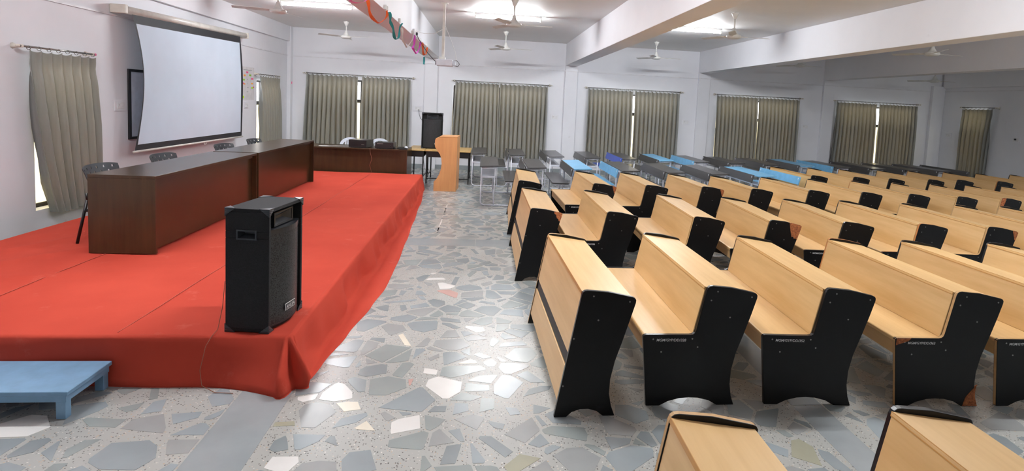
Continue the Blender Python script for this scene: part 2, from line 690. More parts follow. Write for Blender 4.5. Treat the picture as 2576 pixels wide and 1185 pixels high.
rs = random.Random(11)
CELL = 0.155
gx0, gx1, gy0, gy1 = XL, XR, YN, YF
nx, ny = int((gx1 - gx0) / CELL), int((gy1 - gy0) / CELL)
seed = {}
wgt = {}
for i in range(-2, nx + 3):
    for j in range(-2, ny + 3):
        wgt[i, j] = rs.choice((-0.006, -0.003, 0.0, 0.002, 0.005))
        seed[i, j] = (gx0 + (i + 0.5 + rs.uniform(-0.46, 0.46)) * CELL, gy0 + (j + 0.5 + rs.uniform(-0.46, 0.46)) * CELL)


def clip(poly, nx_, ny_, c):
    out = []
    n = len(poly)
    for k in range(n):
        a, b = poly[k], poly[(k + 1) % n]
        da, db = a[0] * nx_ + a[1] * ny_ - c, b[0] * nx_ + b[1] * ny_ - c
        if da <= 0:
            out.append(a)
        if (da < 0 < db) or (db < 0 < da):
            t = da / (da - db)
            out.append((a[0] + (b[0] - a[0]) * t, a[1] + (b[1] - a[1]) * t))
    return out


def in_strip(x, y):
    for (x0, x1, y0, y1) in STRIPS + HSTRIPS:
        if x0 - 0.01 < x < x1 + 0.01 and y0 - 0.01 < y < y1 + 0.01:
            return (x0, x1, y0, y1)
    return None


cells = []
for i in range(nx + 1):
    for j in range(ny + 1):
        sx, sy = seed[i, j]
        if sx < -1.4 and 3.75 < sy < 11.2 and sx > -4.2:
            continue                                     # under the stage
        if not (gx0 < sx < gx1 and gy0 < sy < gy1):
            continue
        if in_strip(sx, sy):
            continue
        R_ = 0.34
        poly = [(sx - R_, sy - R_), (sx + R_, sy - R_), (sx + R_, sy + R_), (sx - R_, sy + R_)]
        gap = rs.choice((0.007, 0.009, 0.012, 0.017, 0.023))
        if rs.random() < 0.03:
            continue
        ang = rs.uniform(0, PI)
        for di in (-2, -1, 0, 1, 2):
            for dj in (-2, -1, 0, 1, 2):
                if di == 0 and dj == 0:
                    continue
                qx, qy = seed[i + di, j + dj]
                dx, dy = qx - sx, qy - sy
                L = math.hypot(dx, dy)
                if L < 1e-4:
                    continue
                dx, dy = dx / L, dy / L
                poly = clip(poly, dx, dy, sx * dx + sy * dy + L / 2 + (wgt[i, j] - wgt[i + di, j + dj]) / L - gap)
                if len(poly) < 3:
                    break
            if len(poly) < 3:
                break
        if len(poly) < 3:
            continue
        if rs.random() < 0.30:
            h = rs.uniform(0.020, 0.042)
            ca, sa = math.cos(ang), math.sin(ang)
            poly = clip(poly, ca, sa, sx * ca + sy * sa + h)
            poly = clip(poly, -ca, -sa, -(sx * ca + sy * sa) + h)
            if len(poly) < 3:
                continue
        # break off a corner or a side now and then
        for _ in range(rs.choice((0, 1, 1, 1))):
            a = rs.uniform(0, 2 * PI)
            poly = clip(poly, math.cos(a), math.sin(a), sx * math.cos(a) + sy * math.sin(a) + rs.uniform(0.022, 0.08))
            if len(poly) < 3:
                break
        if len(poly) < 3:
            continue
        for (x0, x1, y0, y1) in STRIPS + HSTRIPS:
            if y0 < sy < y1:
                if x1 <= sx < x1 + 0.35:
                    poly = clip(poly, -1, 0, -(x1 + 0.012))
                elif x0 - 0.35 < sx <= x0:
                    poly = clip(poly, 1, 0, x0 - 0.012)
            if x0 < sx < x1:
                if y1 <= sy < y1 + 0.35:
                    poly = clip(poly, 0, -1, -(y1 + 0.012))
                elif y0 - 0.35 < sy <= y0:
                    poly = clip(poly, 0, 1, y0 - 0.012)
        poly = clip(poly, 1, 0, XR - 0.02)
        poly = clip(poly, -1, 0, -(XL + 0.02))
        poly = clip(poly, 0, 1, YF - 0.02)
        if len(poly) < 3:
            continue
        # drop doubled points
        q = []
        for pnt in poly:
            if not q or math.hypot(pnt[0] - q[-1][0], pnt[1] - q[-1][1]) > 0.004:
                q.append(pnt)
        if len(q) > 2 and math.hypot(q[0][0] - q[-1][0], q[0][1] - q[-1][1]) < 0.004:
            q.pop()
        if len(q) < 3:
            continue
        area = abs(sum(q[k][0] * q[(k + 1) % len(q)][1] - q[(k + 1) % len(q)][0] * q[k][1] for k in range(len(q)))) / 2
        if area < 0.0016:
            continue
        cells.append([q, sx, sy, area, rs.randrange(len(STONES))])

special = {}


def near_cell(px, py):
    p = at(px, py, 'z', 0)
    return min(range(len(cells)), key=lambda k: (cells[k][1] - p.x) ** 2 + (cells[k][2] - p.y) ** 2)


for mat, pts in dict(st_white=[(1190, 833), (1072, 945), (1160, 975), (1030, 1050), (756, 1148), (1255, 898), (850, 1000), (1056, 685), (1125, 703), (1108, 728), (725, 1003), (90, 1070)],
                     st_cream=[(915, 1035), (955, 1066), (1170, 905), (1000, 855)],
                     st_pink=[(1040, 963), (1000, 978), (1145, 733)], st_olive=[(682, 1050), (2020, 1120), (1265, 1165)]).items():
    for p in pts:
        special.setdefault(near_cell(*p), mat)


def visible_area(c):
    p = project((c[1], c[2], 0))
    if p is None or not (-40 < p[0] < IMG_W + 40 and 380 < p[1] < IMG_H + 40):
        return 0
    x, y = c[1], c[2]
    if x < -1.0 and 3.45 < y < 11.5:
        return 0
    for y0, y1 in ((3.15, 4.75), (5.35, 7.0), (7.6, 9.1)):
        if y0 + 0.35 < y < y1 and x > 0.75:
            return 0
    if x > 0.75 and y < 2.3:
        return 0
    d = (Vector((x, y, 0)) - CAM).length
    return c[3] * CAM_H / d ** 3


order = sorted(range(len(cells)), key=lambda k: -visible_area(cells[k]))
single = set(order[:262])
rest = [MB() for _ in range(1)][0]
rmats = STONES + [M['st_white'], M['st_cream'], M['st_pink'], M['st_olive']]
ridx = {'st_white': 5, 'st_cream': 6, 'st_pink': 7, 'st_olive': 8}
for k, (q, sx, sy, area, mi) in enumerate(cells):
    n = len(q)
    mi = ridx[special[k]] if k in special else mi
    if k in single:
        m = MB()
        vs = [(x - sx, y - sy, -0.004) for x, y in q] + [(x - sx, y - sy, SH) for x, y in q]
        m.add(vs, [tuple(range(n, 2 * n))] + [(a, (a + 1) % n, n + (a + 1) % n, n + a) for a in range(n)])
        o = m.build('stone', rmats[mi], floor, fix=False)
        o.location = (sx, sy, 0)
    else:
        vs = [(x, y, -0.004) for x, y in q] + [(x, y, SH) for x, y in q]
        rest.add(vs, [tuple(range(n, 2 * n))] + [(a, (a + 1) % n, n + (a + 1) % n, n + a) for a in range(n)], mi)
tag(rest.build('floor_stones', rmats, floor, fix=False), kind='stuff')

# ================================================================== STAGE
SX0, SX1, SY0, SY1 = -4.47, -1.145, 3.56, 11.42
stage = empty('carpeted_stage', (-2.8, 7.5, 0))
tag(stage, 'low stage platform covered by a wrinkled red carpet spilling onto the floor', 'stage')
OX, OY = stage.location.x, stage.location.y
MB().box(SX0 + 0.03 - OX, SX1 - 0.14 - OX, SY0 + 0.03 - OY, SY1 - 0.03 - OY, 0.0, STAGE_H - 0.02).build('platform', 'platform', stage)

# outline path: along the front from the left wall, round the corner, along the right side
path = []
N1, N2, N3 = 70, 16, 150
for i in range(N1):
    u = i / (N1 - 1)
    path.append((SX0 + (SX1 - 0.05 - SX0) * u, SY0, -PI / 2, 'f', u))
for i in range(1, N2):
    u = i / N2
    a = -PI / 2 + u * PI / 2
    path.append((SX1 - 0.05 + 0.05 * math.cos(a), SY0 + 0.05 + 0.05 * math.sin(a), a, 'c', u))
for i in range(N3):
    u = i / (N3 - 1)
    y = SY0 + 0.05 + (SY1 - SY0 - 0.05) * u
    path.append((SX1 - 0.065 * u, y, 0.0, 's', u))


def interp(x, tab):
    for (a, va), (b, vb) in zip(tab, tab[1:]):
        if x <= b:
            t = max(0, (x - a) / (b - a))
            t = t * t * (3 - 2 * t)
            return va + (vb - va) * t
    return tab[-1][1]


rows = []
rng = random.Random(3)
ph = [rng.uniform(0, 6.28) for _ in range(8)]
edge_x = [(3.4, -1.06), (3.8, -1.03), (4.3, -0.98), (4.9, -0.92), (5.4, -0.885), (6.2, -0.90), (7.2, -0.94), (8.3, -0.99), (9.6, -1.05), (11.5, -1.16)]
for (x, y, a, seg_, u) in path:
    nxx, nyy = math.cos(a), math.sin(a)
    if seg_ == 'f':
        foot = 0.02 + 0.012 * math.sin(x * 3.1 + ph[0]) + 0.010 * math.sin(x * 7.7 + ph[1]) + 0.15 * max(0, (u - 0.80) / 0.20) ** 1.8
        flat = 0.004
        fold = 0.018 * math.sin(x * 2.3 + ph[2]) + 0.008 * math.sin(x * 5.9) + 0.04 * max(0, (u - 0.8) / 0.2)
    elif seg_ == 'c':
        foot = 0.17 - 0.09 * u + 0.035 * math.sin(u * 4 * PI)
        flat = 0.006
        fold = 0.03 + 0.075 * math.sin(u * 4 * PI + 0.5)
    else:
        full = max(0.03, interp(y, edge_x) - x)
        foot = min(full, 0.045 + 0.02 * math.sin(y * 3.7 + ph[3]) + 0.012 * math.sin(y * 9.1 + ph[4]) + 0.06 * max(0, 1 - (y - SY0) / 0.5))
        flat = max(0.004, full - foot)
        fold = 0.024 * math.sin(y * 4.4 + ph[5]) + 0.014 * math.sin(y * 11.0 + ph[6]) + 0.012 * math.sin(y * 19.0)
    r = []
    prof = [(-0.03, STAGE_H + 0.001), (-0.010, STAGE_H - 0.001), (0.0, STAGE_H - 0.012), (foot * 0.2 + fold * 0.3, STAGE_H * 0.76), (foot * 0.42 + fold * 0.8, STAGE_H * 0.5),
            (foot * 0.68 + fold * 0.8, STAGE_H * 0.27), (foot * 0.92 + fold * 0.3, 0.045), (foot + 0.006, 0.012), (foot + flat * 0.33, 0.006 + 0.010 * abs(math.sin(y * 6 + x * 5)) * min(1, flat * 8)),
            (foot + flat * 0.68, 0.006 + 0.012 * abs(math.sin(y * 4.1 + 1)) * min(1, flat * 6)), (foot + flat, 0.0035), (foot + flat + 0.002, 0.0015)]
    for d, z in prof:
        d = max(d, -0.03) if z > 0.29 else max(d, 0.0)
        r.append((x + nxx * d - OX, y + nyy * d - OY, z))
    rows.append(r)
cm = MB()
cm.grid(rows)
# carpet top as a fine sheet with low wrinkles
NXT, NYT = 46, 100
top = []
for j in range(NYT + 1):
    y = SY0 + 0.03 + (SY1 - SY0 - 0.03) * j / NYT
    r = []
    for i in range(NXT + 1):
        x1 = SX1 - 0.065 * max(0, (y - SY0) / (SY1 - SY0)) - 0.03
        x = SX0 + (x1 - SX0) * i / NXT
        e = min(1.0, (x1 - x) / 0.25, (y - SY0) / 0.25)
        z = STAGE_H + 0.001 + e * (0.003 * math.sin(2.1 * x + 0.9 * y) * math.sin(1.3 * y + 0.4) + 0.002 * math.sin(5 * x - 2.2 * y))
        for (wx, wy, ang, ln, wd_, ht) in ((-4.05, 5.6, 1.12, 0.9, 0.05, 0.022), (-3.85, 5.1, 1.0, 0.8, 0.045, 0.018), (-3.4, 4.7, 0.25, 0.6, 0.05, 0.012), (-1.75, 6.3, 2.5, 0.4, 0.05, 0.012), (-4.2, 6.6, 1.5, 0.7, 0.06, 0.02), (-1.62, 6.55, 2.6, 0.35, 0.04, 0.010)):
            dx, dy = x - wx, y - wy
            al = dx * math.cos(ang) + dy * math.sin(ang)
            ac = -dx * math.sin(ang) + dy * math.cos(ang)
            z += e * ht * math.exp(-(al / ln) ** 2 - (ac / wd_) ** 2)
        r.append((x - OX, y - OY, z))
    top.append(r)
cm.grid(top)
cm.build('carpet', 'carpet', stage)
for x in (-2.19, -3.33):
    mb = MB()
    pts = [(x - OX + 0.004 * math.sin(k * 0.9), SY0 + 0.06 + (SY1 - SY0 - 0.1) * k / 40 - OY, STAGE_H + 0.0015) for k in range(41)]
    for a, b in zip(pts, pts[1:]):
        mb.add([(a[0] - 0.0015, a[1], a[2]), (a[0] + 0.0015, a[1], a[2]), (b[0] + 0.003, b[1], b[2]), (b[0] - 0.003, b[1], b[2]),
                (a[0] - 0.003, a[1], a[2] + 0.003), (a[0] + 0.003, a[1], a[2] + 0.003), (b[0] + 0.003, b[1], b[2] + 0.003), (b[0] - 0.003, b[1], b[2] + 0.003)],
               [(4, 5, 6, 7), (0, 1, 5, 4), (1, 2, 6, 5), (3, 0, 4, 7)])
    mb.build('seam', 'seam', stage, fix=False)

# ================================================================== LECTURE BENCHES
BL = 1.44
SEAT_OUT = [(0, 0), (-0.046, 0.452), (0.283, 0.452), (0.347, 0.764), (0.50, 0.752), (0.676, 0.716), (0.640, 0.590), (0.597, 0.455), (0.556, 0.335), (0.534, 0.225), (0.532, 0.135), (0.545, 0.06), (0.567, 0),
            (0.455, 0), (0.40, 0.030), (0.33, 0.047), (0.27, 0.050), (0.21, 0.046), (0.14, 0.028), (0.085, 0)]
SEAT_RAD = [0, 0.022, 0.03, 0.03, 0, 0.03] + [0] * 14
DESK_OUT = [(0, 0), (0.134, 0.764), (0.29, 0.752), (0.464, 0.716), (0.428, 0.590), (0.388, 0.455), (0.350, 0.335), (0.328, 0.225), (0.326, 0.135), (0.342, 0.06), (0.366, 0),
            (0.295, 0), (0.255, 0.030), (0.205, 0.045), (0.155, 0.045), (0.105, 0.028), (0.075, 0)]
DESK_RAD = [0, 0.03, 0, 0.03] + [0] * 13
PT = 0.026
cache = {}


def bench_mesh(key, fn):
    if key not in cache:
        cache[key] = fn()
    return cache[key]


def end_mesh(kind, rim):
    out, rad = (SEAT_OUT, SEAT_RAD) if kind == 'seat' else (DESK_OUT, DESK_RAD)
    m = MB()
    m.prism(round_poly(out, rad), 0, PT, 'xz', 0, 1)
    return m.mesh('end_panel', ['black', 'rim_' + rim], 0.0035, 2)


def board(p0, p1, th, y0, y1, mat, name, bevel=0.002):
    """plank between two profile points, th thick on its +normal side"""
    d = Vector((p1[0] - p0[0], p1[1] - p0[1])).normalized()
    n = Vector((d.y, -d.x)) * th
    m = MB()
    m.prism([p0, p1, (p1[0] + n.x, p1[1] + n.y), (p0[0] + n.x, p0[1] + n.y)], y0, y1, 'xz')
    return m.mesh(name, mat, bevel, 1)


def screw_mesh(pts, L):
    m = MB()
    for x, z in pts:
        for y0, y1 in ((-0.0015, 0.001), (L - 0.001, L + 0.0015)):
            m.prism([(x + 0.0052 * math.cos(a * PI / 4), z + 0.0052 * math.sin(a * PI / 4)) for a in range(8)], y0, y1, 'xz')
    return m.mesh('screws', 'screw')


SEAT_SCREWS = [(0.41, 0.728), (0.372, 0.672), (0.632, 0.695), (0.50, 0.565), (0.02, 0.425), (0.268, 0.428), (0.305, 0.375), (0.075, 0.345)]
DESK_SCREWS = [(0.20, 0.728), (0.418, 0.695), (0.235, 0.585), (0.095, 0.475), (0.045, 0.19)]


def make_bench(kind, xtl, y, ang, label, rim='black', rim_far=None, L=BL, chip=None, text=None):
    tlx = 0.347 if kind == 'seat' else 0.134
    c, s = math.cos(ang), math.sin(ang)
    root = empty('lecture_bench' if kind == 'seat' else 'front_desk_bench', (xtl - tlx * c, y - tlx * s, 0.0015), ang)
    tag(root, label, 'bench' if kind == 'seat' else 'desk', 'beech and black lecture furniture in lines')
    rim_far = rim_far or rim
    link('end_panel', bench_mesh((kind, rim), lambda: end_mesh(kind, rim)), root)
    e = link('end_panel', bench_mesh((kind, rim_far), lambda: end_mesh(kind, rim_far)), root)
    e.location = (0, L - PT, 0)
    y0, y1 = PT, L - PT
    if kind == 'seat':
        link('seat', bench_mesh('seat', lambda: MB().prism(round_poly([(-0.040, 0.424), (-0.040, 0.449), (0.290, 0.449), (0.290, 0.424)], [0.006, 0.012, 0, 0]), y0, y1, 'xz').mesh('seat', 'beech', 0.0015, 1)), root)
        link('seat_apron', bench_mesh('apron', lambda: MB().box(-0.022, -0.004, y0, y1, 0.335, 0.424).mesh('apron', 'beech')), root)
        link('backrest', bench_mesh('back', lambda: board((0.276, 0.450), (0.335, 0.734), 0.018, y0, y1, 'beech', 'backrest')), root)
        link('desktop', bench_mesh('top', lambda: board((0.334, 0.7505), (0.655, 0.7065), 0.020, y0, y1, 'beech', 'desktop')), root)
        link('edge_lipping', bench_mesh('lip', lambda: board((0.3315, 0.733), (0.3345, 0.7515), 0.003, y0, y1, 'beech_edge', 'lip', 0)), root)
        link('book_shelf', bench_mesh('shelf', lambda: MB().box(0.33, 0.575, y0, y1, 0.560, 0.576).mesh('book_shelf', 'beech')), root)
        link('screws', bench_mesh('screws', lambda: screw_mesh(SEAT_SCREWS, L)), root)['kind'] = 'stuff'
    else:
        def on(z, d=0.004):
            return (0.176 * z + d, z)
        link('front_board', bench_mesh('fb1', lambda: board(on(0.375), on(0.742), 0.018, y0, y1, 'beech', 'front_board')), root)
        link('front_strip', bench_mesh('fb2', lambda: board(on(0.300, 0.010), on(0.375, 0.010), 0.014, y0, y1, 'black', 'front_strip')), root)
        link('front_board', bench_mesh('fb3', lambda: board(on(0.085), on(0.300), 0.018, y0, y1, 'beech', 'front_board')), root)
        link('desktop', bench_mesh('dtop', lambda: board((0.132, 0.7505), (0.445, 0.7065), 0.020, y0, y1, 'beech', 'desktop')), root)
        link('edge_lipping', bench_mesh('dlip', lambda: board((0.1285, 0.733), (0.132, 0.7515), 0.003, y0, y1, 'beech_edge', 'lip', 0)), root)
        link('book_shelf', bench_mesh('dshelf', lambda: MB().box(0.125, 0.365, y0, y1, 0.560, 0.576).mesh('book_shelf', 'beech')), root)
        link('screws', bench_mesh('dscrews', lambda: screw_mesh(DESK_SCREWS, L)), root)['kind'] = 'stuff'
    for nm, poly in (chip or ()):
        o = MB().prism(poly, -0.0022, 0.004, 'xz').build('chipped_patch', 'chip', root)
        o['label'] = nm
    if text:
        me = text_mesh('painted_number', text, 0.0235, 'white_paint', 0.12)
        o = link('painted_number', me, root)
        o.rotation_euler = (PI / 2, 0, 0)
        o.location = (0.040, -0.0012, 0.412)
        o['label'] = 'white hand-painted inventory number'
    return root


ORD = ['', '1st', '2nd', '3rd', '4th', '5th', '6th', '7th', '8th', '9th', '10th', '11th', '12th', '13th', '14th', '15th']


def ang_of(a, b):
    return -math.atan2(b[0] - a[0], b[1] - a[1])


TOPR = [(0.545, 0.7435), (0.655, 0.721), (0.673, 0.708), (0.648, 0.62), (0.632, 0.565), (0.618, 0.585), (0.602, 0.578), (0.592, 0.60), (0.575, 0.595), (0.56, 0.66)]
TOPR_S = [(0.615, 0.729), (0.655, 0.721), (0.673, 0.708), (0.648, 0.62), (0.640, 0.63), (0.632, 0.66), (0.618, 0.70)]
FOOT = [(0.552, 0.145), (0.536, 0.135), (0.545, 0.06), (0.565, 0.002), (0.463, 0.002), (0.478, 0.06), (0.515, 0.105)]
TOPL = [(0.352, 0.758), (0.420, 0.7585), (0.40, 0.73), (0.395, 0.68), (0.372, 0.64), (0.365, 0.56), (0.345, 0.52), (0.300, 0.47), (0.297, 0.51), (0.338, 0.72)]
DTOPR = [(0.375, 0.735), (0.45, 0.720), (0.461, 0.708), (0.438, 0.63), (0.425, 0.635), (0.418, 0.66), (0.402, 0.665), (0.395, 0.70), (0.378, 0.71)]
CORN = [(-0.036, 0.449), (0.06, 0.450), (0.045, 0.434), (-0.01, 0.415), (-0.038, 0.405)]
LINES = {
    4: 'first line from the windows', 3: 'second line from the windows', 2: 'third line from the windows',
    1: 'fourth line from the windows', 0: 'fifth line from the windows'}
row_data = {
    0: [((0.66, 0.42), (0.689, 1.858)), ((1.53, 0.44), (1.554, 1.884))],
    1: [((0.599, 3.136), (0.550, 4.603)), ((1.399, 3.248), (1.396, 4.748)), ((2.168, 3.234), (2.239, 4.704)), ((3.037, 3.203), (3.069, 4.619)), ((3.740, 3.190), (3.765, 4.641)), ((4.590, 3.190), (4.619, 4.639))],
    2: [((0.497, 5.66), (0.493, 7.10)), ((1.282, 5.59), (1.279, 7.03)), ((2.151, 5.46), (2.202, 6.90)), ((2.920, 5.374), (3.013, 6.81)), ((3.729, 5.385), (3.844, 6.84)), ((4.592, 5.398), (4.623, 6.84)),
        ((5.336, 5.342), (5.448, 6.80)), ((6.110, 5.34), (6.218, 6.79)), ((6.790, 5.34), (6.875, 6.79))],
    3: [((0.490, 7.70), (0.53, 9.10)), ((1.533, 7.653), (1.495, 9.06)), ((2.288, 7.67), (2.255, 9.07)), ((3.123, 7.70), (3.081, 9.16)), ((3.844, 7.65), (3.803, 9.06)), ((4.746, 7.70), (4.716, 9.15)), ((5.564, 7.68), (5.549, 9.11)),
        ((6.303, 7.65), (6.326, 9.06)), ((7.00, 7.564), (7.03, 9.01)), ((7.72, 7.558), (7.75, 9.01)), ((8.45, 7.60), (8.46, 9.04)), ((9.20, 7.63), (9.20, 9.07))],
    4: [((6.000, 9.70), (5.935, 11.10)), ((6.818, 9.68), (6.752, 11.112)), ((7.488, 9.63), (7.423, 11.069)), ((8.377, 9.74), (8.368, 11.18)), ((9.08, 9.86), (9.175, 11.288)), ((9.930, 9.86), (10.02, 11.31)), ((10.75, 9.86), (10.80, 11.291)), ((11.62, 9.88), (11.659, 11.331))]}
extra = {
    (0, 1): dict(rim='tan'),
    (1, 1): dict(rim='black', rim_far='tan'), (1, 2): dict(text='MGM/GYP/DD/328'), (1, 3): dict(text='MGM/GYP/DD/352'),
    (1, 4): dict(rim='tan', rim_far='orange', text='MGM/GYP/DD/363', chip=[('bare orange chipboard patch at the foot', FOOT), ('bare chipped seat corner', CORN)]),
    (1, 5): dict(rim='tan', rim_far='black', text='MGM/GYP/DD/3'),
    (2, 1): dict(chip=[('bare orange chipboard at the broken top corner', DTOPR)]), (2, 2): dict(text='MGM/GYP/DD/356'), (2, 3): dict(rim='tan', rim_far='black', text='MGM/GYP/DD/353'),
    (2, 4): dict(chip=[('large bare orange chipboard top corner', TOPR)]), (2, 5): dict(text='MGM/GYP/DD/3'), (2, 6): dict(rim='orange', rim_far='black'), (2, 7): dict(rim='tan', chip=[('bare chipboard at the top corner', TOPR_S)]),
    (2, 8): dict(rim='tan'), (2, 9): dict(rim='tan'),
    (3, 2): dict(chip=[('bare orange chipboard at the top corner', TOPR_S)], text='MGM/GYP/DD/3'), (3, 4): dict(chip=[('bare brown chipboard top corner', TOPR_S)], rim_far='tan'),
    (3, 8): dict(rim_far='orange'), (3, 9): dict(rim='tan', rim_far='tan'), (3, 10): dict(rim='tan', chip=[('torn bare chipboard along the front edge', TOPL)]),
    (4, 1): dict(rim_far='black'), (4, 3): dict(rim_far='orange'), (4, 5): dict(rim_far='orange'), (4, 6): dict(rim='orange', rim_far='orange')}
note = {(1, 2): 'beech bench with black ends hand-lettered MGM/GYP/DD/328, next to the seatless front desk',
        (1, 3): 'beech bench with black ends hand-lettered MGM/GYP/DD/352',
        (1, 4): 'beech bench lettered MGM/GYP/DD/363, foot of its black end chipped orange',
        (2, 4): 'beech bench whose black end has a large bare orange top corner',
        (3, 10): 'beech bench with torn brown chipboard along its black end, second line from windows',
        (0, 1): 'seatless beech desk with tan-edged far end panel, fifth line from the windows',
        (0, 2): 'beech bench with thick black edged end panel, fifth line from the windows',
        (1, 1): 'seatless beech front desk with black strip, fourth line from the windows',
        (2, 1): 'seatless beech front desk with broken orange top corner, third line from windows',
        (4, 1): 'seatless beech front desk behind the sky blue backrest, first line from windows',
        (3, 1): 'seatless beech front desk nearest the grey school desks, second line from windows'}
for rw, lst in row_data.items():
    for k, (a, b) in enumerate(lst, 1):
        kind = 'desk' if (k == 1 and rw in (0, 1, 2, 3, 4)) else 'seat'
        label = note.get((rw, k), 'beech bench with black ends, %s from the stage, %s' % (ORD[k], LINES[rw]))
        make_bench(kind, a[0], a[1], ang_of(a, b), label, **extra.get((rw, k), {}))

# ================================================================== STEEL SCHOOL DESKS
DL = 1.55


def dual_meshes():
    r = 0.0125
    f = MB()
    # one side frame in the x-z plane
    path_ = [(0.03, 0.66), (0.025, 0.10)] + [(p[0], p[1]) for p in arc(0.095, 0.085, 0.07, PI, 1.5 * PI, 4)] + [(p[0], p[1]) for p in arc(0.70, 0.085, 0.07, 1.5 * PI, 2 * PI, 4)] + [(0.772, 0.30), (0.778, 0.60), (0.786, 0.70)]
    f.tube([(x, 0, z) for x, z in path_], r, 6)
    f.tube([(0.255, 0, 0.02), (0.265, 0, 0.66)], r, 6)
    f.tube([(0.03, 0, 0.665), (0.29, 0, 0.675)], r, 6)
    f.tube([(0.028, 0, 0.50), (0.262, 0, 0.50)], r, 6)
    f.tube([(0.56, 0, 0.02), (0.56, 0, 0.425), (0.782, 0, 0.425)], r, 6)
    f.tube([(0.46, 0, 0.425), (0.57, 0, 0.425)], r, 6)
    me = {'side_frame': f.mesh('side_frame', 'tube_steel')}
    cr = MB()
    cr.tube([(0.56, 0.03, 0.415), (0.56, DL - 0.03, 0.415)], 0.010, 6)
    cr.tube([(0.26, 0.03, 0.07), (0.26, DL - 0.03, 0.07)], 0.010, 6)
    me['cross_bar'] = cr.mesh('cross_bar', 'tube_steel')
    return me


DM = dual_meshes()
top_c, shelf_c, seat_c, back_c, post_c = {}, {}, {}, {}, {}


def dual(x, y, label, top='grey_top', seat='grey_top', back='grey_top', rot=0.0, L=DL, has_back=True, shelf='tube_steel'):
    root = empty('school_desk', (x, y, 0.002), rot)
    tag(root, label, 'desk', 'steel framed school desks by the windows')

    def get(c, key, fn):
        if key not in c:
            c[key] = fn()
        return c[key]
    link('desktop', get(top_c, (top, L), lambda: MB().prism([(-0.003, 0.686), (0.325, 0.702), (0.325, 0.722), (-0.003, 0.706)][::-1], 0, L, 'xz').mesh('desktop', top, 0.003, 1)), root)
    link('book_shelf', get(shelf_c, (shelf, L), lambda: MB().box(0.035, 0.255, 0.05, L - 0.05, 0.513, 0.528).mesh('shelf', shelf)), root)
    link('seat', get(seat_c, (seat, L), lambda: MB().box(0.44, 0.74, 0.02, L - 0.02, 0.4385, 0.457).mesh('seat', seat, 0.003, 1)), root)
    if has_back:
        link('backrest', get(back_c, (back, L), lambda: MB().prism([(0.752, 0.575), (0.770, 0.572), (0.803, 0.718), (0.785, 0.722)], 0.01, L - 0.01, 'xz').mesh('backrest', back, 0.003, 1)), root)
    for yy in (0.06, L - 0.06):
        o = link('side_frame', DM['side_frame'], root)
        o.location.y = yy
    link('cross_bar', DM['cross_bar'], root)


COLN = {'grey_top': 'dark grey', 'sky_top': 'sky blue', 'royal_top': 'royal blue'}
G, K, B_, R_B = 'grey_top', 'grey_top', 'sky_top', 'royal_top'
# (x, y, top, seat, backrest)
near = [(-0.06, 9.76, G, K, G), (0.77, 9.72, G, K, G), (1.59, 9.78, B_, B_, B_), (2.455, 9.76, G, G, K), (3.285, 9.74, G, G, K), (4.10, 9.72, G, B_, K), (4.98, 9.68, B_, B_, B_)]
farr = [(-0.27, 12.02, K, G, G), (0.56, 12.00, G, G, G), (1.39, 11.93, G, G, G), (2.205, 12.02, G, R_B, R_B), (3.02, 12.00, G, G, K), (3.84, 12.02, B_, B_, B_), (4.66, 12.00, G, G, G), (5.475, 11.98, G, G, K),
        (6.29, 11.96, G, G, K), (7.13, 12.00, B_, B_, B_), (8.02, 11.98, G, G, G), (8.86, 11.96, G, G, K), (9.72, 11.96, K, K, K), (10.56, 12.02, K, K, K)]
for nm, lst in (('second row from curtains', near), ('row along curtains', farr)):
    for k, (x, y, tp, st, bk) in enumerate(lst, 1):
        dual(x, y, '%s-topped school desk, %s backrest, %s from lectern, %s' % (COLN[tp], COLN[bk], ORD[k], nm), tp, st, bk)

# ================================================================== DESKS ON AND BEHIND THE STAGE


def long_desk(name, label, x0, x1, y0, y1, z0, h, front='x', group=None):
    """closed wooden desk; local origin at its base corner; panels on the audience side"""
    root = empty(name, (x0, y0, z0))
    tag(root, label, 'desk', group)
    W, L = x1 - x0, y1 - y0
    t_ = 0.028
    MB().box(0, W, 0, L, h - t_, h).build('desk_top', 'wenge', root, 0.002, 1)
    if front == 'x':
        MB().box(0.0, W, 0, t_, 0, h - t_).build('end_board', 'wenge', root, 0.001, 1)
        MB().box(0.0, W, L - t_, L, 0, h - t_).build('end_board', 'wenge', root, 0.001, 1)
        MB().box(W - 0.075, W - 0.055, t_, L - t_, 0.02, h - t_ - 0.03).build('front_board', 'wenge', root)
        MB().box(W - 0.055, W - 0.03, t_, L - t_, h - t_ - 0.03, h - t_).build('top_rail', 'wenge', root)
    else:
        MB().box(0, t_, 0, W and L, 0, h - t_).build('end_board', 'wenge', root, 0.001, 1)
        MB().box(W - t_, W, 0, L, 0, h - t_).build('end_board', 'wenge', root, 0.001, 1)
        MB().box(t_, W - t_, 0.055, 0.075, 0.02, h - t_ - 0.03).build('front_board', 'wenge', root)
        MB().box(t_, W - t_, 0.03, 0.055, h - t_ - 0.03, h - t_).build('top_rail', 'wenge', root)
        MB().box(W - t_ - 0.10, W - t_, 0.02, 0.05, 0.0, h - t_ - 0.03).build('corner_post', 'wenge', root)
    return root


ZS = STAGE_H + 0.006
long_desk('stage_desk', 'dark brown panelled desk on the red stage, half farther from the windows', -3.465, -2.905, 5.345, 7.62, ZS, 0.708, group='two dark desks in line on the stage')
long_desk('stage_desk', 'dark brown panelled desk on the red stage, half nearer the windows', -3.452, -2.892, 7.626, 10.0, ZS, 0.712, group='two dark desks in line on the stage')
long_desk('computer_desk', 'dark brown wide desk behind the stage carrying black electronics', -3.62, -1.53, 11.50, 12.22, 0.0015, 0.775, front='y')

# chairs with perforated backs behind the stage desks


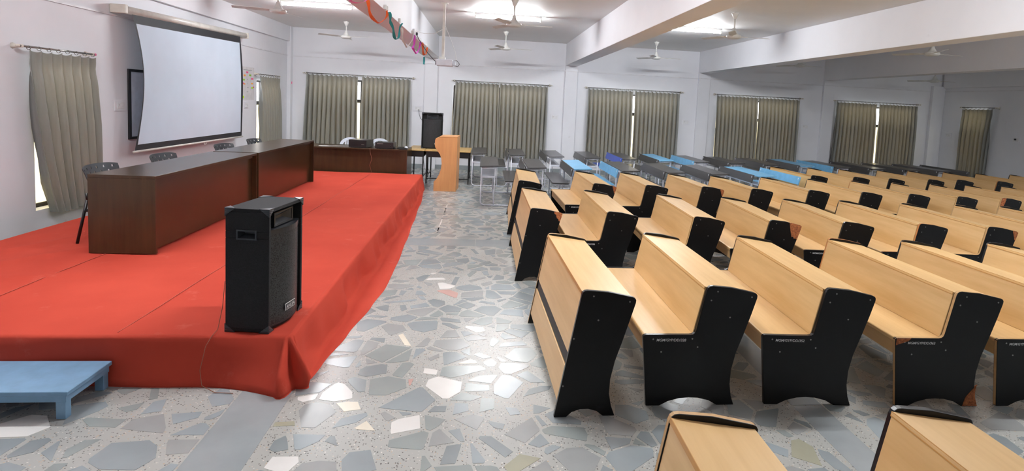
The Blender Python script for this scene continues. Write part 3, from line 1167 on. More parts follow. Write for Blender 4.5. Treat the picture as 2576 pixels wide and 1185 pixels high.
def perforated_chair(x, y, rz, label):
    root = empty('perforated_chair', (x, y, ZS), rz)
    tag(root, label, 'chair', 'perforated black chairs behind the stage desks')
    # local: faces +x, width along y
    W = 0.56
    m = MB()
    nu, nv = 25, 12

    def pt(i, j, off):
        u = i / nu * 2 - 1
        v_ = j / nv
        half = W / 2 * (1.0 - 0.20 * (1 - v_) ** 1.5)
        yy = u * half
        zz = 0.44 + 0.285 * v_ - 0.018 * (u ** 4) * (v_ > 0.8) * (v_ - 0.8) * 5
        xx = -0.19 - 0.075 * v_ + 0.075 * u * u - off
        return (xx, yy, zz)
    vs = [pt(i, j, 0) for j in range(nv + 1) for i in range(nu + 1)] + [pt(i, j, 0.007) for j in range(nv + 1) for i in range(nu + 1)]
    n1 = (nu + 1) * (nv + 1)
    hole = lambda i, j: 2 <= i < nu - 2 and 2 <= j < nv - 1 and ((i % 4 == 2 and j % 4 == 2) or (i % 4 == 0 and j % 4 == 0)) and 0 <= i < nu and 0 <= j < nv
    fs = []
    for j in range(nv):
        for i in range(nu):
            a = j * (nu + 1) + i
            q = (a, a + 1, a + nu + 2, a + nu + 1)
            if hole(i, j):
                for p, r in zip(q, q[1:] + q[:1]):
                    fs.append((p, r, r + n1, p + n1))
            else:
                fs.append(q)
                fs.append(tuple(n1 + k for k in q[::-1]))
    rim = [i for i in range(nu + 1)] + [j * (nu + 1) + nu for j in range(1, nv + 1)] + [nv * (nu + 1) + i for i in range(nu - 1, -1, -1)] + [j * (nu + 1) for j in range(nv - 1, 0, -1)]
    for p, r in zip(rim, rim[1:] + rim[:1]):
        fs.append((p, r, r + n1, p + n1))
    m.add(vs, fs, 0, False)
    m.build('backrest', 'plastic_chair', root)
    MB().prism(round_poly([(-0.20, -0.22), (0.20, -0.235), (0.20, 0.235), (-0.20, 0.22)], 0.05), 0.405, 0.445, 'xy').build('seat', 'seat_cloth', root, 0.01, 2)
    for s in (-1, 1):
        MB().tube([(-0.185, s * 0.235, 0.41), (-0.265, s * 0.25, 0.0)], 0.0135, 8).build('leg', 'steel_black', root)
        MB().tube([(0.17, s * 0.235, 0.41), (0.22, s * 0.25, 0.0)], 0.0135, 8).build('leg', 'steel_black', root)
        MB().tube([(-0.205, s * 0.242, 0.31), (0.185, s * 0.242, 0.31)], 0.011, 8).build('side_rail', 'steel_black', root)
        MB().tube([(-0.20, s * 0.20, 0.40), (-0.208, s * 0.205, 0.47)], 0.012, 8).build('back_bracket', 'steel_black', root)
    MB().tube([(-0.208, -0.235, 0.305), (-0.208, 0.235, 0.305)], 0.011, 8).build('cross_rail', 'steel_black', root)


for k, (x, y) in enumerate([(-3.52, 5.93), (-3.53, 7.02), (-3.53, 8.55), (-3.53, 9.62)]):
    perforated_chair(x, y, [0.06, 0.02, -0.03, 0.0][k], ['black perforated-back chair at the desk end away from the windows, leg and seat showing', 'second black perforated-back chair along the stage desk, away from the windows',
                                                    'third black perforated-back chair along the stage desk, nearing the windows', 'black perforated-back chair at the stage desk end by the windows'][k])

# ================================================================== LOUDSPEAKERS


def speaker(loc, rz, label, badge):
    root = empty('loudspeaker', loc, rz)
    tag(root, label, 'loudspeaker', 'two black loudspeakers')
    W, D, H = 0.455, 0.275, 0.785          # local: front is -y
    w2 = W / 2
    bow = [(-w2 + 0.028 + (W - 0.056) * k / 12, -0.050 * math.sin(PI * k / 12) + 0.018) for k in range(13)]
    m = MB()
    m.prism([(-w2, D), (-w2, 0), (-w2 + 0.022, 0)] + [(x, y + 0.012) for x, y in bow] + [(w2 - 0.022, 0), (w2, 0), (w2, D)], 0.0, 0.022, 'xy')
    m.prism([(-w2, D), (-w2, 0), (w2, 0), (w2, D)], H - 0.022, H, 'xy')
    for s0, s1 in ((-w2, -w2 + 0.022), (w2 - 0.022, w2)):          # sides with an opening for the handle
        m.box(s0, s1, 0, D, 0.022, 0.599)
        m.box(s0, s1, 0, D, 0.643, H - 0.022)
        m.box(s0, s1, 0, 0.087, 0.599, 0.643)
        m.box(s0, s1, 0.196, D, 0.599, 0.643)
    m.box(-w2 + 0.022, w2 - 0.022, D - 0.02, D, 0.022, H - 0.022)
    m.box(-w2 + 0.022, w2 - 0.022, 0.055, 0.075, 0.022, H - 0.022)
    m.build('cabinet', 'spk', root, 0.004, 2)
    g = MB()
    zs = [0.03 + (0.615 - 0.03) * k / 10 for k in range(11)]
    g.grid([[(x, y, z) for x, y in bow] for z in zs])
    g.grid([[(x, y + 0.004, z) for x, y in bow] for z in zs])
    g.build('grille', 'grille', root)
    # curved lip above and below the grille
    for z0, z1 in ((0.615, 0.648), (0.022, 0.032)):
        g = MB()
        g.prism([(x, y - 0.003) for x, y in bow] + [(w2 - 0.024, 0.056), (-w2 + 0.024, 0.056)], z0, z1, 'xy')
        g.build('baffle_lip', 'plastic_black', root)
    # cones seen through the grille
    for z in (0.20, 0.46):
        c = MB()
        prof = [(0.125, 0.0), (0.115, 0.008), (0.045, 0.035), (0.04, 0.028), (0.012, 0.020)]
        c.lathe(prof, 0, 0, 24)
        o = c.build('cone', 'cone', root)
        o.rotation_euler = (-PI / 2, 0, 0)
        o.location = (0, 0.016, z)
    # horn slot
    h = MB()
    h.box(-0.125, 0.125, 0.02, 0.055, 0.655, 0.665)
    h.box(-0.125, 0.125, 0.02, 0.055, 0.735, 0.745)
    h.box(-0.125, -0.112, 0.02, 0.055, 0.665, 0.735)
    h.box(0.112, 0.125, 0.02, 0.055, 0.665, 0.735)
    h.add([(-0.112, 0.024, 0.665), (0.112, 0.024, 0.665), (0.05, 0.054, 0.69), (-0.05, 0.054, 0.69), (-0.112, 0.024, 0.735), (0.112, 0.024, 0.735), (0.05, 0.054, 0.71), (-0.05, 0.054, 0.71)],
          [(0, 1, 2, 3), (7, 6, 5, 4), (0, 3, 7, 4), (1, 5, 6, 2), (3, 2, 6, 7)])
    h.build('horn', 'plastic_black', root)
    # corner protectors: ribbed plates wrapped over each corner
    for sx in (-1, 1):
        for sy in (0, 1):
            for sz in (0, 1):
                c = MB()
                x, y, z = sx * w2, sy * D, sz * H
                ix, iy, iz = -sx, (1 if sy == 0 else -1), (1 if sz == 0 else -1)
                s_, e = 0.062, 0.0035
                o_ = lambda a, b, d: (x + ix * a, y + iy * b, z + iz * d)
                # three triangular plates
                c.add([o_(-e, -e, -e), o_(s_, -e, -e), o_(-e, -e, s_ * 0.8), o_(s_, 0.002, -e), o_(-e, 0.002, s_ * 0.8)], [(0, 1, 2), (1, 3, 4, 2)])
                c.add([o_(-e, -e, -e), o_(-e, s_, -e), o_(-e, -e, s_ * 0.8), o_(0.002, s_, -e), o_(0.002, -e, s_ * 0.8)], [(0, 1, 2), (1, 3, 4, 2)])
                c.add([o_(-e, -e, -e), o_(s_, -e, -e), o_(-e, s_, -e), o_(s_, -e, 0.002), o_(-e, s_, 0.002)], [(0, 1, 2), (1, 3, 4, 2)])
                for k in range(3):
                    q = 0.010 + 0.012 * k
                    ln = s_ * (1 - q / (s_ * 0.8)) - 0.004
                    if ln > 0.008:
                        c.tube([o_(0.001, -e, q), o_(ln, -e, q)], 0.0022, 5)
                        c.tube([o_(-e, 0.001, q), o_(-e, ln, q)], 0.0022, 5)
                c.build('corner_protector', 'corner', root)
    # side bar handles
    for s in (-1, 1):
        h = MB()
        y0, y1, z0, z1 = 0.078, 0.205, 0.590, 0.652
        xs, xi = s * (w2 + 0.004), s * (w2 - 0.001)
        a, b = min(xs, xi), max(xs, xi)
        h.box(a, b, y0, y1, z0, z0 + 0.009)
        h.box(a, b, y0, y1, z1 - 0.009, z1)
        h.box(a, b, y0, y0 + 0.009, z0 + 0.009, z1 - 0.009)
        h.box(a, b, y1 - 0.009, y1, z0 + 0.009, z1 - 0.009)
        hd = h.build('handle', 'corner', root)
        xo, xd = s * (w2 - 0.0005), s * (w2 - 0.055)           # mouth and floor of the pocket
        q0, q1, r0, r1 = y0 + 0.009, y1 - 0.009, z0 + 0.009, z1 - 0.009
        MB().add([(xo, q0, r0), (xo, q1, r0), (xo, q1, r1), (xo, q0, r1), (xd, q0 + 0.012, r0 + 0.018), (xd, q1 - 0.012, r0 + 0.018), (xd, q1 - 0.012, r1), (xd, q0 + 0.012, r1)],
                 [(0, 1, 5, 4), (1, 2, 6, 5), (2, 3, 7, 6), (3, 0, 4, 7), (4, 5, 6, 7)]).build('handle_cup', 'corner', hd)
    # badge
    bz = empty('tmp', (0, 0, 0))
    bpy.data.objects.remove(bz)
    bx, bw, bh = badge
    p = MB()
    k0 = -0.050 * math.sin(PI * (bx + w2 - 0.028) / (W - 0.056)) + 0.018
    slope = -0.050 * math.cos(PI * (bx + w2 - 0.028) / (W - 0.056)) * PI / (W - 0.056)
    p.box(-bw / 2, bw / 2, -0.003, 0.0, -bh / 2, bh / 2)
    bo = p.build('badge', 'white_paint', root)
    bo.location = (bx, k0 - 0.0035, 0.115)
    bo.rotation_euler = (0, 0, math.atan(slope))
    MB().box(-bw / 2 + 0.004, bw / 2 - 0.004, -0.0042, -0.003, -bh / 2 + 0.004, bh / 2 - 0.004).build('badge_field', 'badge_black', bo)
    me = text_mesh('badge_letters', 'AHUJA', bh * 0.86, 'white_paint')
    o = link('badge_letters', me, bo)
    wid = max(v_.co.x for v_ in me.vertices)
    o.scale = ((bw - 0.016) / wid, 1, 1)
    o.rotation_euler = (PI / 2, 0, 0)
    o.location = (-bw / 2 + 0.008, -0.0048, -bh * 0.30)
    return root


sc = Vector((-1.27, 3.60))
a = math.radians(82.6)
# near front corner of the stage speaker stands at (-1.300, 3.603)
fx, fy = math.cos(a), math.sin(a)
cxy = (-1.302 + fx * 0.2275, 3.604 + fy * 0.2275)
speaker((cxy[0], cxy[1], ZS), a, 'black loudspeaker standing on the corner of the red stage', (-0.02, 0.118, 0.044))
MB().tube([(-1.585, 3.66, 0.62), (-1.60, 3.66, 0.45), (-1.615, 3.63, 0.318), (-1.62, 3.57, 0.305), (-1.635, 3.52, 0.26), (-1.655, 3.49, 0.12), (-1.64, 3.48, 0.03), (-1.55, 3.44, 0.008), (-1.44, 3.43, 0.006)], 0.0022, 5).build('speaker_cord', 'cord')
tag(bpy.data.objects['speaker_cord'], 'thin brown speaker cord trailing over the stage front', 'cord')
TZ = 0.722
speaker((-1.15, 12.60, TZ + 0.0015), 0.10, 'black loudspeaker on the pale table beside the lectern', (0.10, 0.09, 0.03))

# ================================================================== SIDE TABLES UNDER THE SPEAKER


def side_table(x0, x1, y0, y1, label):
    root = empty('side_table', (x0, y0, 0.0015))
    tag(root, label, 'table', 'pale topped black tables')
    W, L, h = x1 - x0, y1 - y0, TZ - 0.0015
    MB().box(0, W, 0, L, h - 0.022, h).build('table_top', 'ply_top', root, 0.002, 1)
    MB().box(0.02, W - 0.02, 0.02, L - 0.02, h - 0.15, h - 0.135).build('tray_bottom', 'steel_black', root)
    MB().box(0.02, W - 0.02, 0.02, 0.03, h - 0.135, h - 0.022).build('tray_side', 'steel_black', root)
    MB().box(0.02, W - 0.02, L - 0.03, L - 0.02, h - 0.135, h - 0.022).build('tray_side', 'steel_black', root)
    for x in (0.02, W - 0.045):
        for y in (0.03, L - 0.055):
            MB().box(x, x + 0.025, y, y + 0.025, 0, h - 0.15).build('leg', 'steel_black', root)
    for x in (0.022, W - 0.042):
        MB().box(x, x + 0.02, 0.055, L - 0.055, 0.14, 0.16).build('side_rail', 'steel_black', root)
    MB().box(0.045, W - 0.045, 0.032, 0.05, 0.10, 0.12).build('front_rail', 'steel_black', root)


side_table(-1.640, -1.262, 12.22, 13.35, 'narrow pale-topped black table next to the computer desk, under the loudspeaker')
side_table(-1.250, -0.290, 12.22, 13.30, 'wide pale-topped black table behind the lectern')

# ================================================================== LECTERN
root = empty('lectern', (-0.970, 11.262, 0.0015), -0.05)
tag(root, 'tall light wood lectern with scooped curved sides', 'lectern')
prof = [(0, 0), (0, 0.185), (0.060, 0.255), (0.105, 0.345), (0.135, 0.45), (0.146, 0.55), (0.136, 0.65), (0.105, 0.735), (0.055, 0.80), (0.012, 0.865), (0.0, 0.92), (0.004, 1.015), (0.022, 1.048), (0.06, 1.065),
        (0.40, 1.105), (0.435, 1.06), (0.440, 0)]
prof = prof[:13] + [(0.055, 1.062), (0.405, 1.074), (0.440, 1.074), (0.440, 0)]
LD = 0.56
MB().prism(prof, 0, 0.022, 'xz').build('side_panel', 'podium', root, 0.002, 1)
MB().prism(prof, LD - 0.022, LD, 'xz').build('side_panel', 'podium', root, 0.002, 1)
MB().box(0.420, 0.438, 0.022, LD - 0.022, 0.0, 1.075).build('back_panel', 'podium', root)
MB().prism([(0.09, 1.0745), (0.44, 1.0745), (0.44, 1.096), (0.09, 1.090)], 0.0, LD, 'xz').build('reading_top', 'podium', root, 0.002, 1)
MB().box(0.145, 0.420, 0.022, LD - 0.022, 0.62, 0.64).build('shelf', 'podium', root)
MB().box(0.012, 0.030, 0.022, LD - 0.022, 0.87, 1.045).build('top_rail', 'podium', root)

# ================================================================== BLUE STEP
root = empty('step_stool', (-2.185, 3.175, 0.0015))
tag(root, 'low blue painted wooden step before the red stage', 'step stool')
W, L = 1.05, 0.36
MB().box(-W, 0.012, -0.01, L, 0.135, 0.160).build('tread', 'blue_paint', root, 0.003, 1)
for y0, y1 in ((0.0, 0.03), (L - 0.04, L - 0.01)):
    MB().box(-W + 0.03, -0.0, y0, y1, 0.098, 0.135).build('apron', 'blue_paint', root)
MB().box(-0.03, 0.0, 0.03, L - 0.04, 0.098, 0.135).build('apron', 'blue_paint', root)
for x in (-0.055, -W + 0.02):
    for y in (0.0, L - 0.055):
        MB().box(x, x + 0.05, y + 0.002, y + 0.045, 0, 0.098).build('leg', 'blue_paint', root, 0.002, 1)

# ================================================================== PROJECTION SCREEN AND WALL ITEMS
root = empty('projection_screen', (-4.80, 10.0, 0.9))
tag(root, 'large pulled-down projection screen with black border on the wall', 'projection screen')
RX, RY, RZ = root.location


def loc(p):
    return (p[0] - RX, p[1] - RY, p[2] - RZ)


A0, A1 = Vector((-4.80, 8.16, 2.80)), Vector((-4.80, 11.92, 2.885))
MB().tube([loc(A0), loc(A1)], 0.052, 12).build('housing', 'housing', root)
for p, d in ((A0, -1), (A1, 1)):
    q = p + Vector((0, d * 0.07, 0))
    MB().box(*[c for pair in zip(loc((p.x - 0.14, min(p.y, q.y), p.z - 0.055)), loc((p.x + 0.055, max(p.y, q.y), p.z + 0.06))) for c in pair]).build('end_cap', 'rod_end', root, 0.012, 2)
NU, NV = 44, 40
black, white = MB(), MB()


def sp(u, v_):
    """u across (0 = away from the windows), v from top to bottom, with curled edges"""
    curl = math.sin(PI * min(1, v_ * 1.02)) * 0.13
    y0 = 8.285 + curl * (1 - 0.2 * v_) + 0.03 * v_
    y1 = 11.66 + 0.02 * math.sin(PI * v_) + 0.08 * v_
    zt = 2.755 + 0.08 * u
    zb = 0.905 - 0.0 * u
    y = y0 + (y1 - y0) * u
    z = zt + (zb - zt) * v_
    e = max(0, 1 - u / 0.10)
    e2 = max(0, (u - 0.94) / 0.06)
    x = -4.775 + 0.06 * e ** 2 * math.sin(PI * v_) + 0.03 * e2 ** 2 * math.sin(PI * v_) + 0.006 * math.sin(7 * u + 5 * v_) * v_ * (1 - v_) * 4
    return loc((x, y, z))


def rect(mb, u0, u1, v0, v1, off=0.0):
    nu = max(2, int((u1 - u0) * NU) + 1)
    nv = max(2, int((v1 - v0) * NV) + 1)
    mb.grid([[tuple(Vector(sp(u0 + (u1 - u0) * i / nu, v0 + (v1 - v0) * j / nv)) + Vector((off, 0, 0))) for i in range(nu + 1)] for j in range(nv + 1)])


rect(white, 0.014, 0.984, 0.062, 0.955)
white.build('screen_cloth', 'screen_white', root)
for u0, u1, v0, v1 in ((0, 1, 0, 0.062), (0, 1, 0.955, 1.0), (0, 0.014, 0.062, 0.955), (0.984, 1, 0.062, 0.955)):
    m = MB()
    rect(m, u0, u1, v0, v1)
    m.build('border', 'screen_black', root)
b0, b1 = Vector(sp(-0.01, 1.0)), Vector(sp(1.012, 1.0))
MB().tube([b0 + Vector((0, 0, -0.012)), b1 + Vector((0, 0, -0.012))], 0.016, 8).build('bottom_bar', 'housing', root)
mid = b0.lerp(b1, 0.57)
MB().tube([mid + Vector((0.0, -0.04, -0.026)), mid + Vector((0, -0.03, -0.055)), mid + Vector((0, 0.03, -0.055)), mid + Vector((0, 0.04, -0.026))], 0.006, 6).build('pull_handle', 'housing', root)

root = empty('whiteboard', (XL + 0.002, 8.45, 1.05))
tag(root, 'white writing board with black frame half hidden behind the projection screen', 'whiteboard')
MB().box(0, 0.014, 0.03, 2.97, 0.03, 0.95).build('board', 'board_white', root)
for y0, y1, z0, z1 in ((0, 3.0, 0, 0.035), (0, 3.0, 0.945, 0.98), (0, 0.05, 0.035, 0.945), (2.965, 3.0, 0.035, 0.945)):
    MB().box(0, 0.022, y0, y1, z0, z1).build('frame', 'screen_black', root)

root = empty('wall_chart', (XL + 0.001, 12.10, 1.61))
tag(root, 'pale paper chart dotted with bright sticky notes on the screen wall', 'chart')
MB().box(0, 0.002, 0.0, 0.66, 0.0, 0.68).build('paper', 'paper', root)
for k, (px, py, w, mat) in enumerate([(621.5, 182, 5, 'n_pink'), (615, 189.5, 5, 'n_orange'), (629, 189.5, 5, 'n_green'), (613, 200.5, 5, 'n_green'), (634, 198.5, 5, 'n_pink'), (611.5, 209.5, 4, 'n_pink'), (614.5, 211, 4, 'n_orange'),
                                      (633.5, 210.5, 4.5, 'n_orange'), (634, 221, 5, 'n_lime'), (637.5, 219.5, 4, 'n_pink'), (610, 244, 7, 'n_lime')]):
    p = at(px, py, 'x', XL)
    q = at(px + w, py, 'x', XL)
    dy = abs(q.y - p.y) / 2
    dz = 0.018 * w / 5
    MB().box(0.002, 0.0036, max(0.005, p.y - 12.10 - dy), min(0.655, p.y - 12.10 + dy), max(0.004, p.z - 1.61 - dz), min(0.675, p.z - 1.61 + dz)).build('sticky_note', mat, root)
m = MB()
for (y0, y1, z) in ((0.12, 0.55, 0.61), (0.30, 0.34, 0.42), (0.31, 0.33, 0.33), (0.30, 0.38, 0.25), (0.28, 0.36, 0.16)):
    m.box(0.002, 0.0024, y0, y1, z, z + 0.012)
m.build('printed_lines', 'skirting', root)
root = MB().box(XL + 0.0905, XL + 0.0925, YF - 0.10, YF - 0.045, 2.02, 2.075).build('pink_note', 'n_pink')
tag(root, 'small pink sticky note on the corner column', 'sticky note')


def switch(axis, face, a, z, label, n=3, hook=False):
    """switch plate; axis x: on a wall of constant x; faces the room"""
    root = empty('switch_board', (face, a, z) if axis == 'x' else (a, face, z))
    if axis == 'x':
        root.rotation_euler.z = PI / 2 if face < 0 else -PI / 2
    tag(root, label, 'switch board', 'white wall switch boards')
    # local: wall plane y=0, room toward -y
    MB().box(-0.115, 0.115, -0.008, -0.0005, -0.075, 0.075).build('plate', 'wall', root, 0.002, 1)
    MB().box(-0.072, 0.072, -0.018, -0.008, -0.045, 0.042).build('face', 'switch', root, 0.004, 2)
    MB().box(-0.060, -0.030, -0.021, -0.018, -0.020, 0.020).build('socket', 'switch', root, 0.001, 1)
    MB().box(-0.049, -0.041, -0.0215, -0.021, 0.002, 0.012).build('socket_hole_shade', 'plastic_black', root)  # dark box on the socket face, its colour stands in for shade inside the hole
    MB().box(0.010, 0.028, -0.022, -0.018, -0.016, 0.016).build('rocker', 'switch', root, 0.001, 1)
    MB().box(0.036, 0.054, -0.022, -0.018, -0.016, 0.016).build('rocker', 'switch', root, 0.001, 1)
    if hook:
        MB().box(-0.03, 0.02, -0.035, -0.022, -0.01, 0.03).build('plug', 'plastic_black', root, 0.003, 1)
    return root


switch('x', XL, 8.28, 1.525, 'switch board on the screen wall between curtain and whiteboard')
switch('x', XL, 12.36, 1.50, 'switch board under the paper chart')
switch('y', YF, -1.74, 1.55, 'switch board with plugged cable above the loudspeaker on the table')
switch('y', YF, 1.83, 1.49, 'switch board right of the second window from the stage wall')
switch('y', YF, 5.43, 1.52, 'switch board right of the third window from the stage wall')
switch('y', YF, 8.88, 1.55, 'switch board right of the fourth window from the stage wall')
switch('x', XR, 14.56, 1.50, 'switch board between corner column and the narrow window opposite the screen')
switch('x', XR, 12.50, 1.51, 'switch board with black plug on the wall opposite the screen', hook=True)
tag(MB().tube([(-1.72, YF - 0.03, 1.53), (-1.70, YF - 0.06, 1.40), (-1.66, YF - 0.10, 1.30), (-1.56, YF - 0.12, 1.22), (-1.50, YF - 0.20, 0.95), (-1.55, YF - 0.25, 0.40), (-1.50, YF - 0.35, 0.02)], 0.006, 6).build('power_cable', 'cable_black'),
    'black power cable hanging from the wall socket behind the loudspeaker', 'cable')

# ================================================================== CURTAINS


def curtain(axis, a0, a1, zt, zb, face, inward, folds, label, mat, group, lean0=0.0, lean1=0.0, seedn=1, amp=0.060, flare=None):
    """pleated curtain hanging on a plane (face), inward = +1/-1 toward the room"""
    rg = random.Random(seedn)
    root = empty('curtain', (face, (a0 + a1) / 2, zb) if axis == 'x' else ((a0 + a1) / 2, face, zb))
    tag(root, label, 'curtain', group)
    ox, oy, oz = root.location
    nu, nv = folds * 12, 26
    fr = [rg.uniform(0.75, 1.25) for _ in range(folds + 2)]
    cum = [0]
    for f in fr:
        cum.append(cum[-1] + f)
    p1, p2 = rg.uniform(0, 6.28), rg.uniform(0, 6.28)
    rows = []
    for j in range(nv + 1):
        v_ = j / nv
        r = []
        c0 = a0 + lean0 * v_ ** (2.2 if lean0 > 0.2 else 1.2)
        c1 = a1 + lean1 * v_ ** 1.2
        pinch = math.exp(-((v_ - 0.09) / 0.05) ** 2)
        am = amp * (0.45 + 0.75 * min(1, v_ * 2.2)) * (1 - 0.5 * pinch)
        for i in range(nu + 1):
            s = i / nu
            q = s * folds
            k = int(min(q, folds - 1e-6))
            fq = q - k
            ph_ = 2 * PI * q + 0.7 * math.sin(2.1 * v_ + p1 + k) * v_ + 0.35 * math.sin(5 * s + p2)
            d = am * (0.8 + 0.2 * fr[k]) * (2.0 * abs(math.cos(ph_ / 2)) ** 0.8 - 1.1 + 0.18 * math.sin(2 * ph_ + 1 + k) * v_)
            a = c0 + (c1 - c0) * s + 0.016 * math.sin(ph_) * (0.5 + 0.7 * v_) * (1 if 0 < i < nu else 0)
            z = zt + (zb - zt) * v_ + (0.012 * math.sin(q * 2 * PI) if j == 0 else 0) + (0.012 * math.sin(s * 9 + p1) * v_)
            if flare and v_ > 0.8:
                d += flare * (v_ - 0.8) * 5 * math.sin(PI * s)
            d = inward * (d + 0.088)
            r.append((d if axis == 'x' else a - ox, a - oy if axis == 'x' else d, z - oz))
        rows.append(r)
    m = MB()
    m.grid(rows)
    m.build('cloth', mat, root)
    # rings that carry the heading on the rod
    rk = (axis,)
    if rk not in cache:
        t_ = MB()
        c = [((0, math.cos(k * PI / 5) * 0.021, math.sin(k * PI / 5) * 0.021) if axis == 'y' else (math.cos(k * PI / 5) * 0.021, 0, math.sin(k * PI / 5) * 0.021)) for k in range(10)]
        t_.tube(c, 0.0035, 5, closed=True)
        cache[rk] = t_.mesh('ring', 'rod')
    for k in range(folds + 1):
        a = a0 + (a1 - a0) * (0.02 + 0.96 * k / folds)
        o = link('ring', cache[rk], root)
        d = inward * 0.088
        o.location = (d if axis == 'x' else a - ox, a - oy if axis == 'x' else d, zt + 0.030 - oz)
    return root


def rod(axis, a0, a1, z, face, inward, label, finial='rod_end'):
    root = empty('curtain_rod', (face, (a0 + a1) / 2, z) if axis == 'x' else ((a0 + a1) / 2, face, z))
    tag(root, label, 'curtain rod', 'steel curtain rods')
    h = (a1 - a0) / 2
    P = (lambda a, d, zz: (inward * d, a, zz)) if axis == 'x' else (lambda a, d, zz: (a, inward * d, zz))
    MB().tube([P(-h, 0.088, 0), P(h, 0.088, 0)], 0.011, 8).build('pole', 'rod', root)
    for s in (-1, 1):
        e = s * (h - 0.03)
        b = MB()
        b.tube([P(e, 0.0, 0), P(e, 0.03, 0), P(e, 0.10, 0)], [0.034, 0.020, 0.016], 8)
        b.build('bracket', 'rod_end', root)
        b = MB()
        b.tube([P(s * h, 0.085, 0), P(s * (h + 0.02), 0.085, 0), P(s * (h + 0.04), 0.085, 0)], [0.013, 0.018, 0.006], 8)
        b.build('finial', finial if s == 1 else 'rod_end', root)
    return root


WN = ['first', 'second', 'third', 'fourth', 'fifth']
halves = [((-4.49, -3.24), (-3.14, -1.93)), ((-0.80, 0.325), (0.345, 1.60)), ((2.67, 3.89), (3.94, 5.18)), ((6.22, 7.405), (7.42, 8.61)), ((9.70, 10.90), (10.975, 12.15))]
for i, ((a, b), (c, d)) in enumerate(halves):
    rod('y', a - 0.06, d + 0.08, 2.315, YF, -1, 'curtain rod over the %s window from the stage wall' % WN[i])
    mat = 'curtain'
    g = 'grey curtains along the window wall'
    curtain('y', a, b, 2.275, 0.36 + 0.02 * (i % 2), YF, -1, 11, 'grey pleated curtain, stage-side half of the %s window from the stage wall' % WN[i], mat, g, -0.07 if i in (0, 1, 4) else 0.0, 0.02, 20 + i, flare=0.0)
    curtain('y', c, d, 2.275, 0.37 - 0.01 * (i % 2), YF, -1, 11, 'grey pleated curtain, far half of the %s window from the stage wall' % WN[i], mat, g, 0.0, 0.0, 40 + i)
rod('x', 6.52, 7.66, 2.165, XL, 1, 'curtain rod with pink tip on the screen wall, away from the windows wall', 'pink')
curtain('x', 6.62, 7.65, 2.125, 0.32, XL, 1, 7, 'single grey pleated curtain on the screen wall behind the stage chair', 'curtain', 'grey curtains on the side walls', 0.27, 0.03, 61, 0.062)
rod('x', 12.74, 14.02, 2.165, XL, 1, 'short curtain rod on the screen wall beside the corner column')
curtain('x', 12.86, 13.98, 2.125, 0.32, XL, 1, 8, 'narrow grey curtain on the screen wall beside the corner column', 'curtain', 'grey curtains on the side walls', 0.06, 0.04, 62, 0.060)
rod('x', 13.03, 14.14, 2.28, XR, -1, 'short curtain rod on the wall opposite the screen')
curtain('x', 13.13, 14.06, 2.24, 0.44, XR, -1, 7, 'narrow grey curtain on the wall opposite the screen', 'curtain', 'grey curtains on the side walls', 0.03, -0.02, 63, 0.060)

# ================================================================== CEILING FANS AND TUBE LIGHTS
blade_me = None


def fan(x, y, zb, rz, label):
    global blade_me
    root = empty('ceiling_fan', (x, y, ZC))
    tag(root, label, 'ceiling fan', 'white ceiling fans')
    z = zb - ZC
    MB().lathe([(0.018, 0.0), (0.020, -0.012), (0.062, -0.014), (0.056, -0.03), (0.022, -0.105), (0.014, -0.108)], 0, 0, 16).build('canopy', 'fan_white', root)
    MB().tube([(0, 0, -0.10), (0, 0, z + 0.12)], 0.0125, 8).build('down_rod', 'fan_white', root)
    MB().lathe([(0.014, z + 0.135), (0.022, z + 0.13), (0.036, z + 0.09), (0.060, z + 0.045), (0.070, z + 0.03), (0.112, z + 0.015), (0.118, z - 0.005), (0.105, z - 0.028), (0.075, z - 0.04), (0.02, z - 0.044)], 0, 0, 20).build('motor', 'fan_white', root)
    if blade_me is None:
        m = MB()
        rows_ = []
        for r, w in ((0.10, 0.020), (0.17, 0.022), (0.20, 0.052), (0.30, 0.056), (0.58, 0.050), (0.605, 0.036)):
            rows_.append([(r, -w, -0.012), (r, w, 0.010), (r, w, 0.013), (r, -w, -0.009)])
        vs = [p for q in rows_ for p in q]
        fs = []
        for k in range(len(rows_) - 1):
            for c in range(4):
                fs.append((k * 4 + c, k * 4 + (c + 1) % 4, k * 4 + 4 + (c + 1) % 4, k * 4 + 4 + c))
        fs += [(0, 1, 2, 3), (23, 22, 21, 20)]
        m.add(vs, fs)
        blade_me = m.mesh('blade', 'fan_white')
    for k in range(3):
        o = link('blade', blade_me, root)
        o.location = (0, 0, z)
        o.rotation_euler = (0, 0, rz + k * 2 * PI / 3)


BN = ['the bay above the stage', 'the bay above the aisle', 'the third bay from the stage wall', 'the fourth bay from the stage wall', 'the fifth bay from the stage wall']
fans = [(0, -3.125, 8.93, 3.01, 1.35), (0, -3.13, 13.08, 3.09, 1.65), (1, 0.387, 9.0, 3.04, 0.02), (1, 0.395, 13.08, 3.045, 0.12), (2, 3.964, 13.2, 3.05, 0.03), (2, 3.90, 8.8, 3.05, 0.05), (3, 7.54, 13.1, 3.055, 0.12), (3, 7.54, 9.0, 3.005, 0.12), (4, 11.21, 13.2, 2.88, 0.1)]
for b, x, y, z, rz in fans:
    fan(x, y, z, rz, 'white ceiling fan in %s, %s' % (BN[b], 'by the window wall' if y > 11 else 'away from the window wall'))


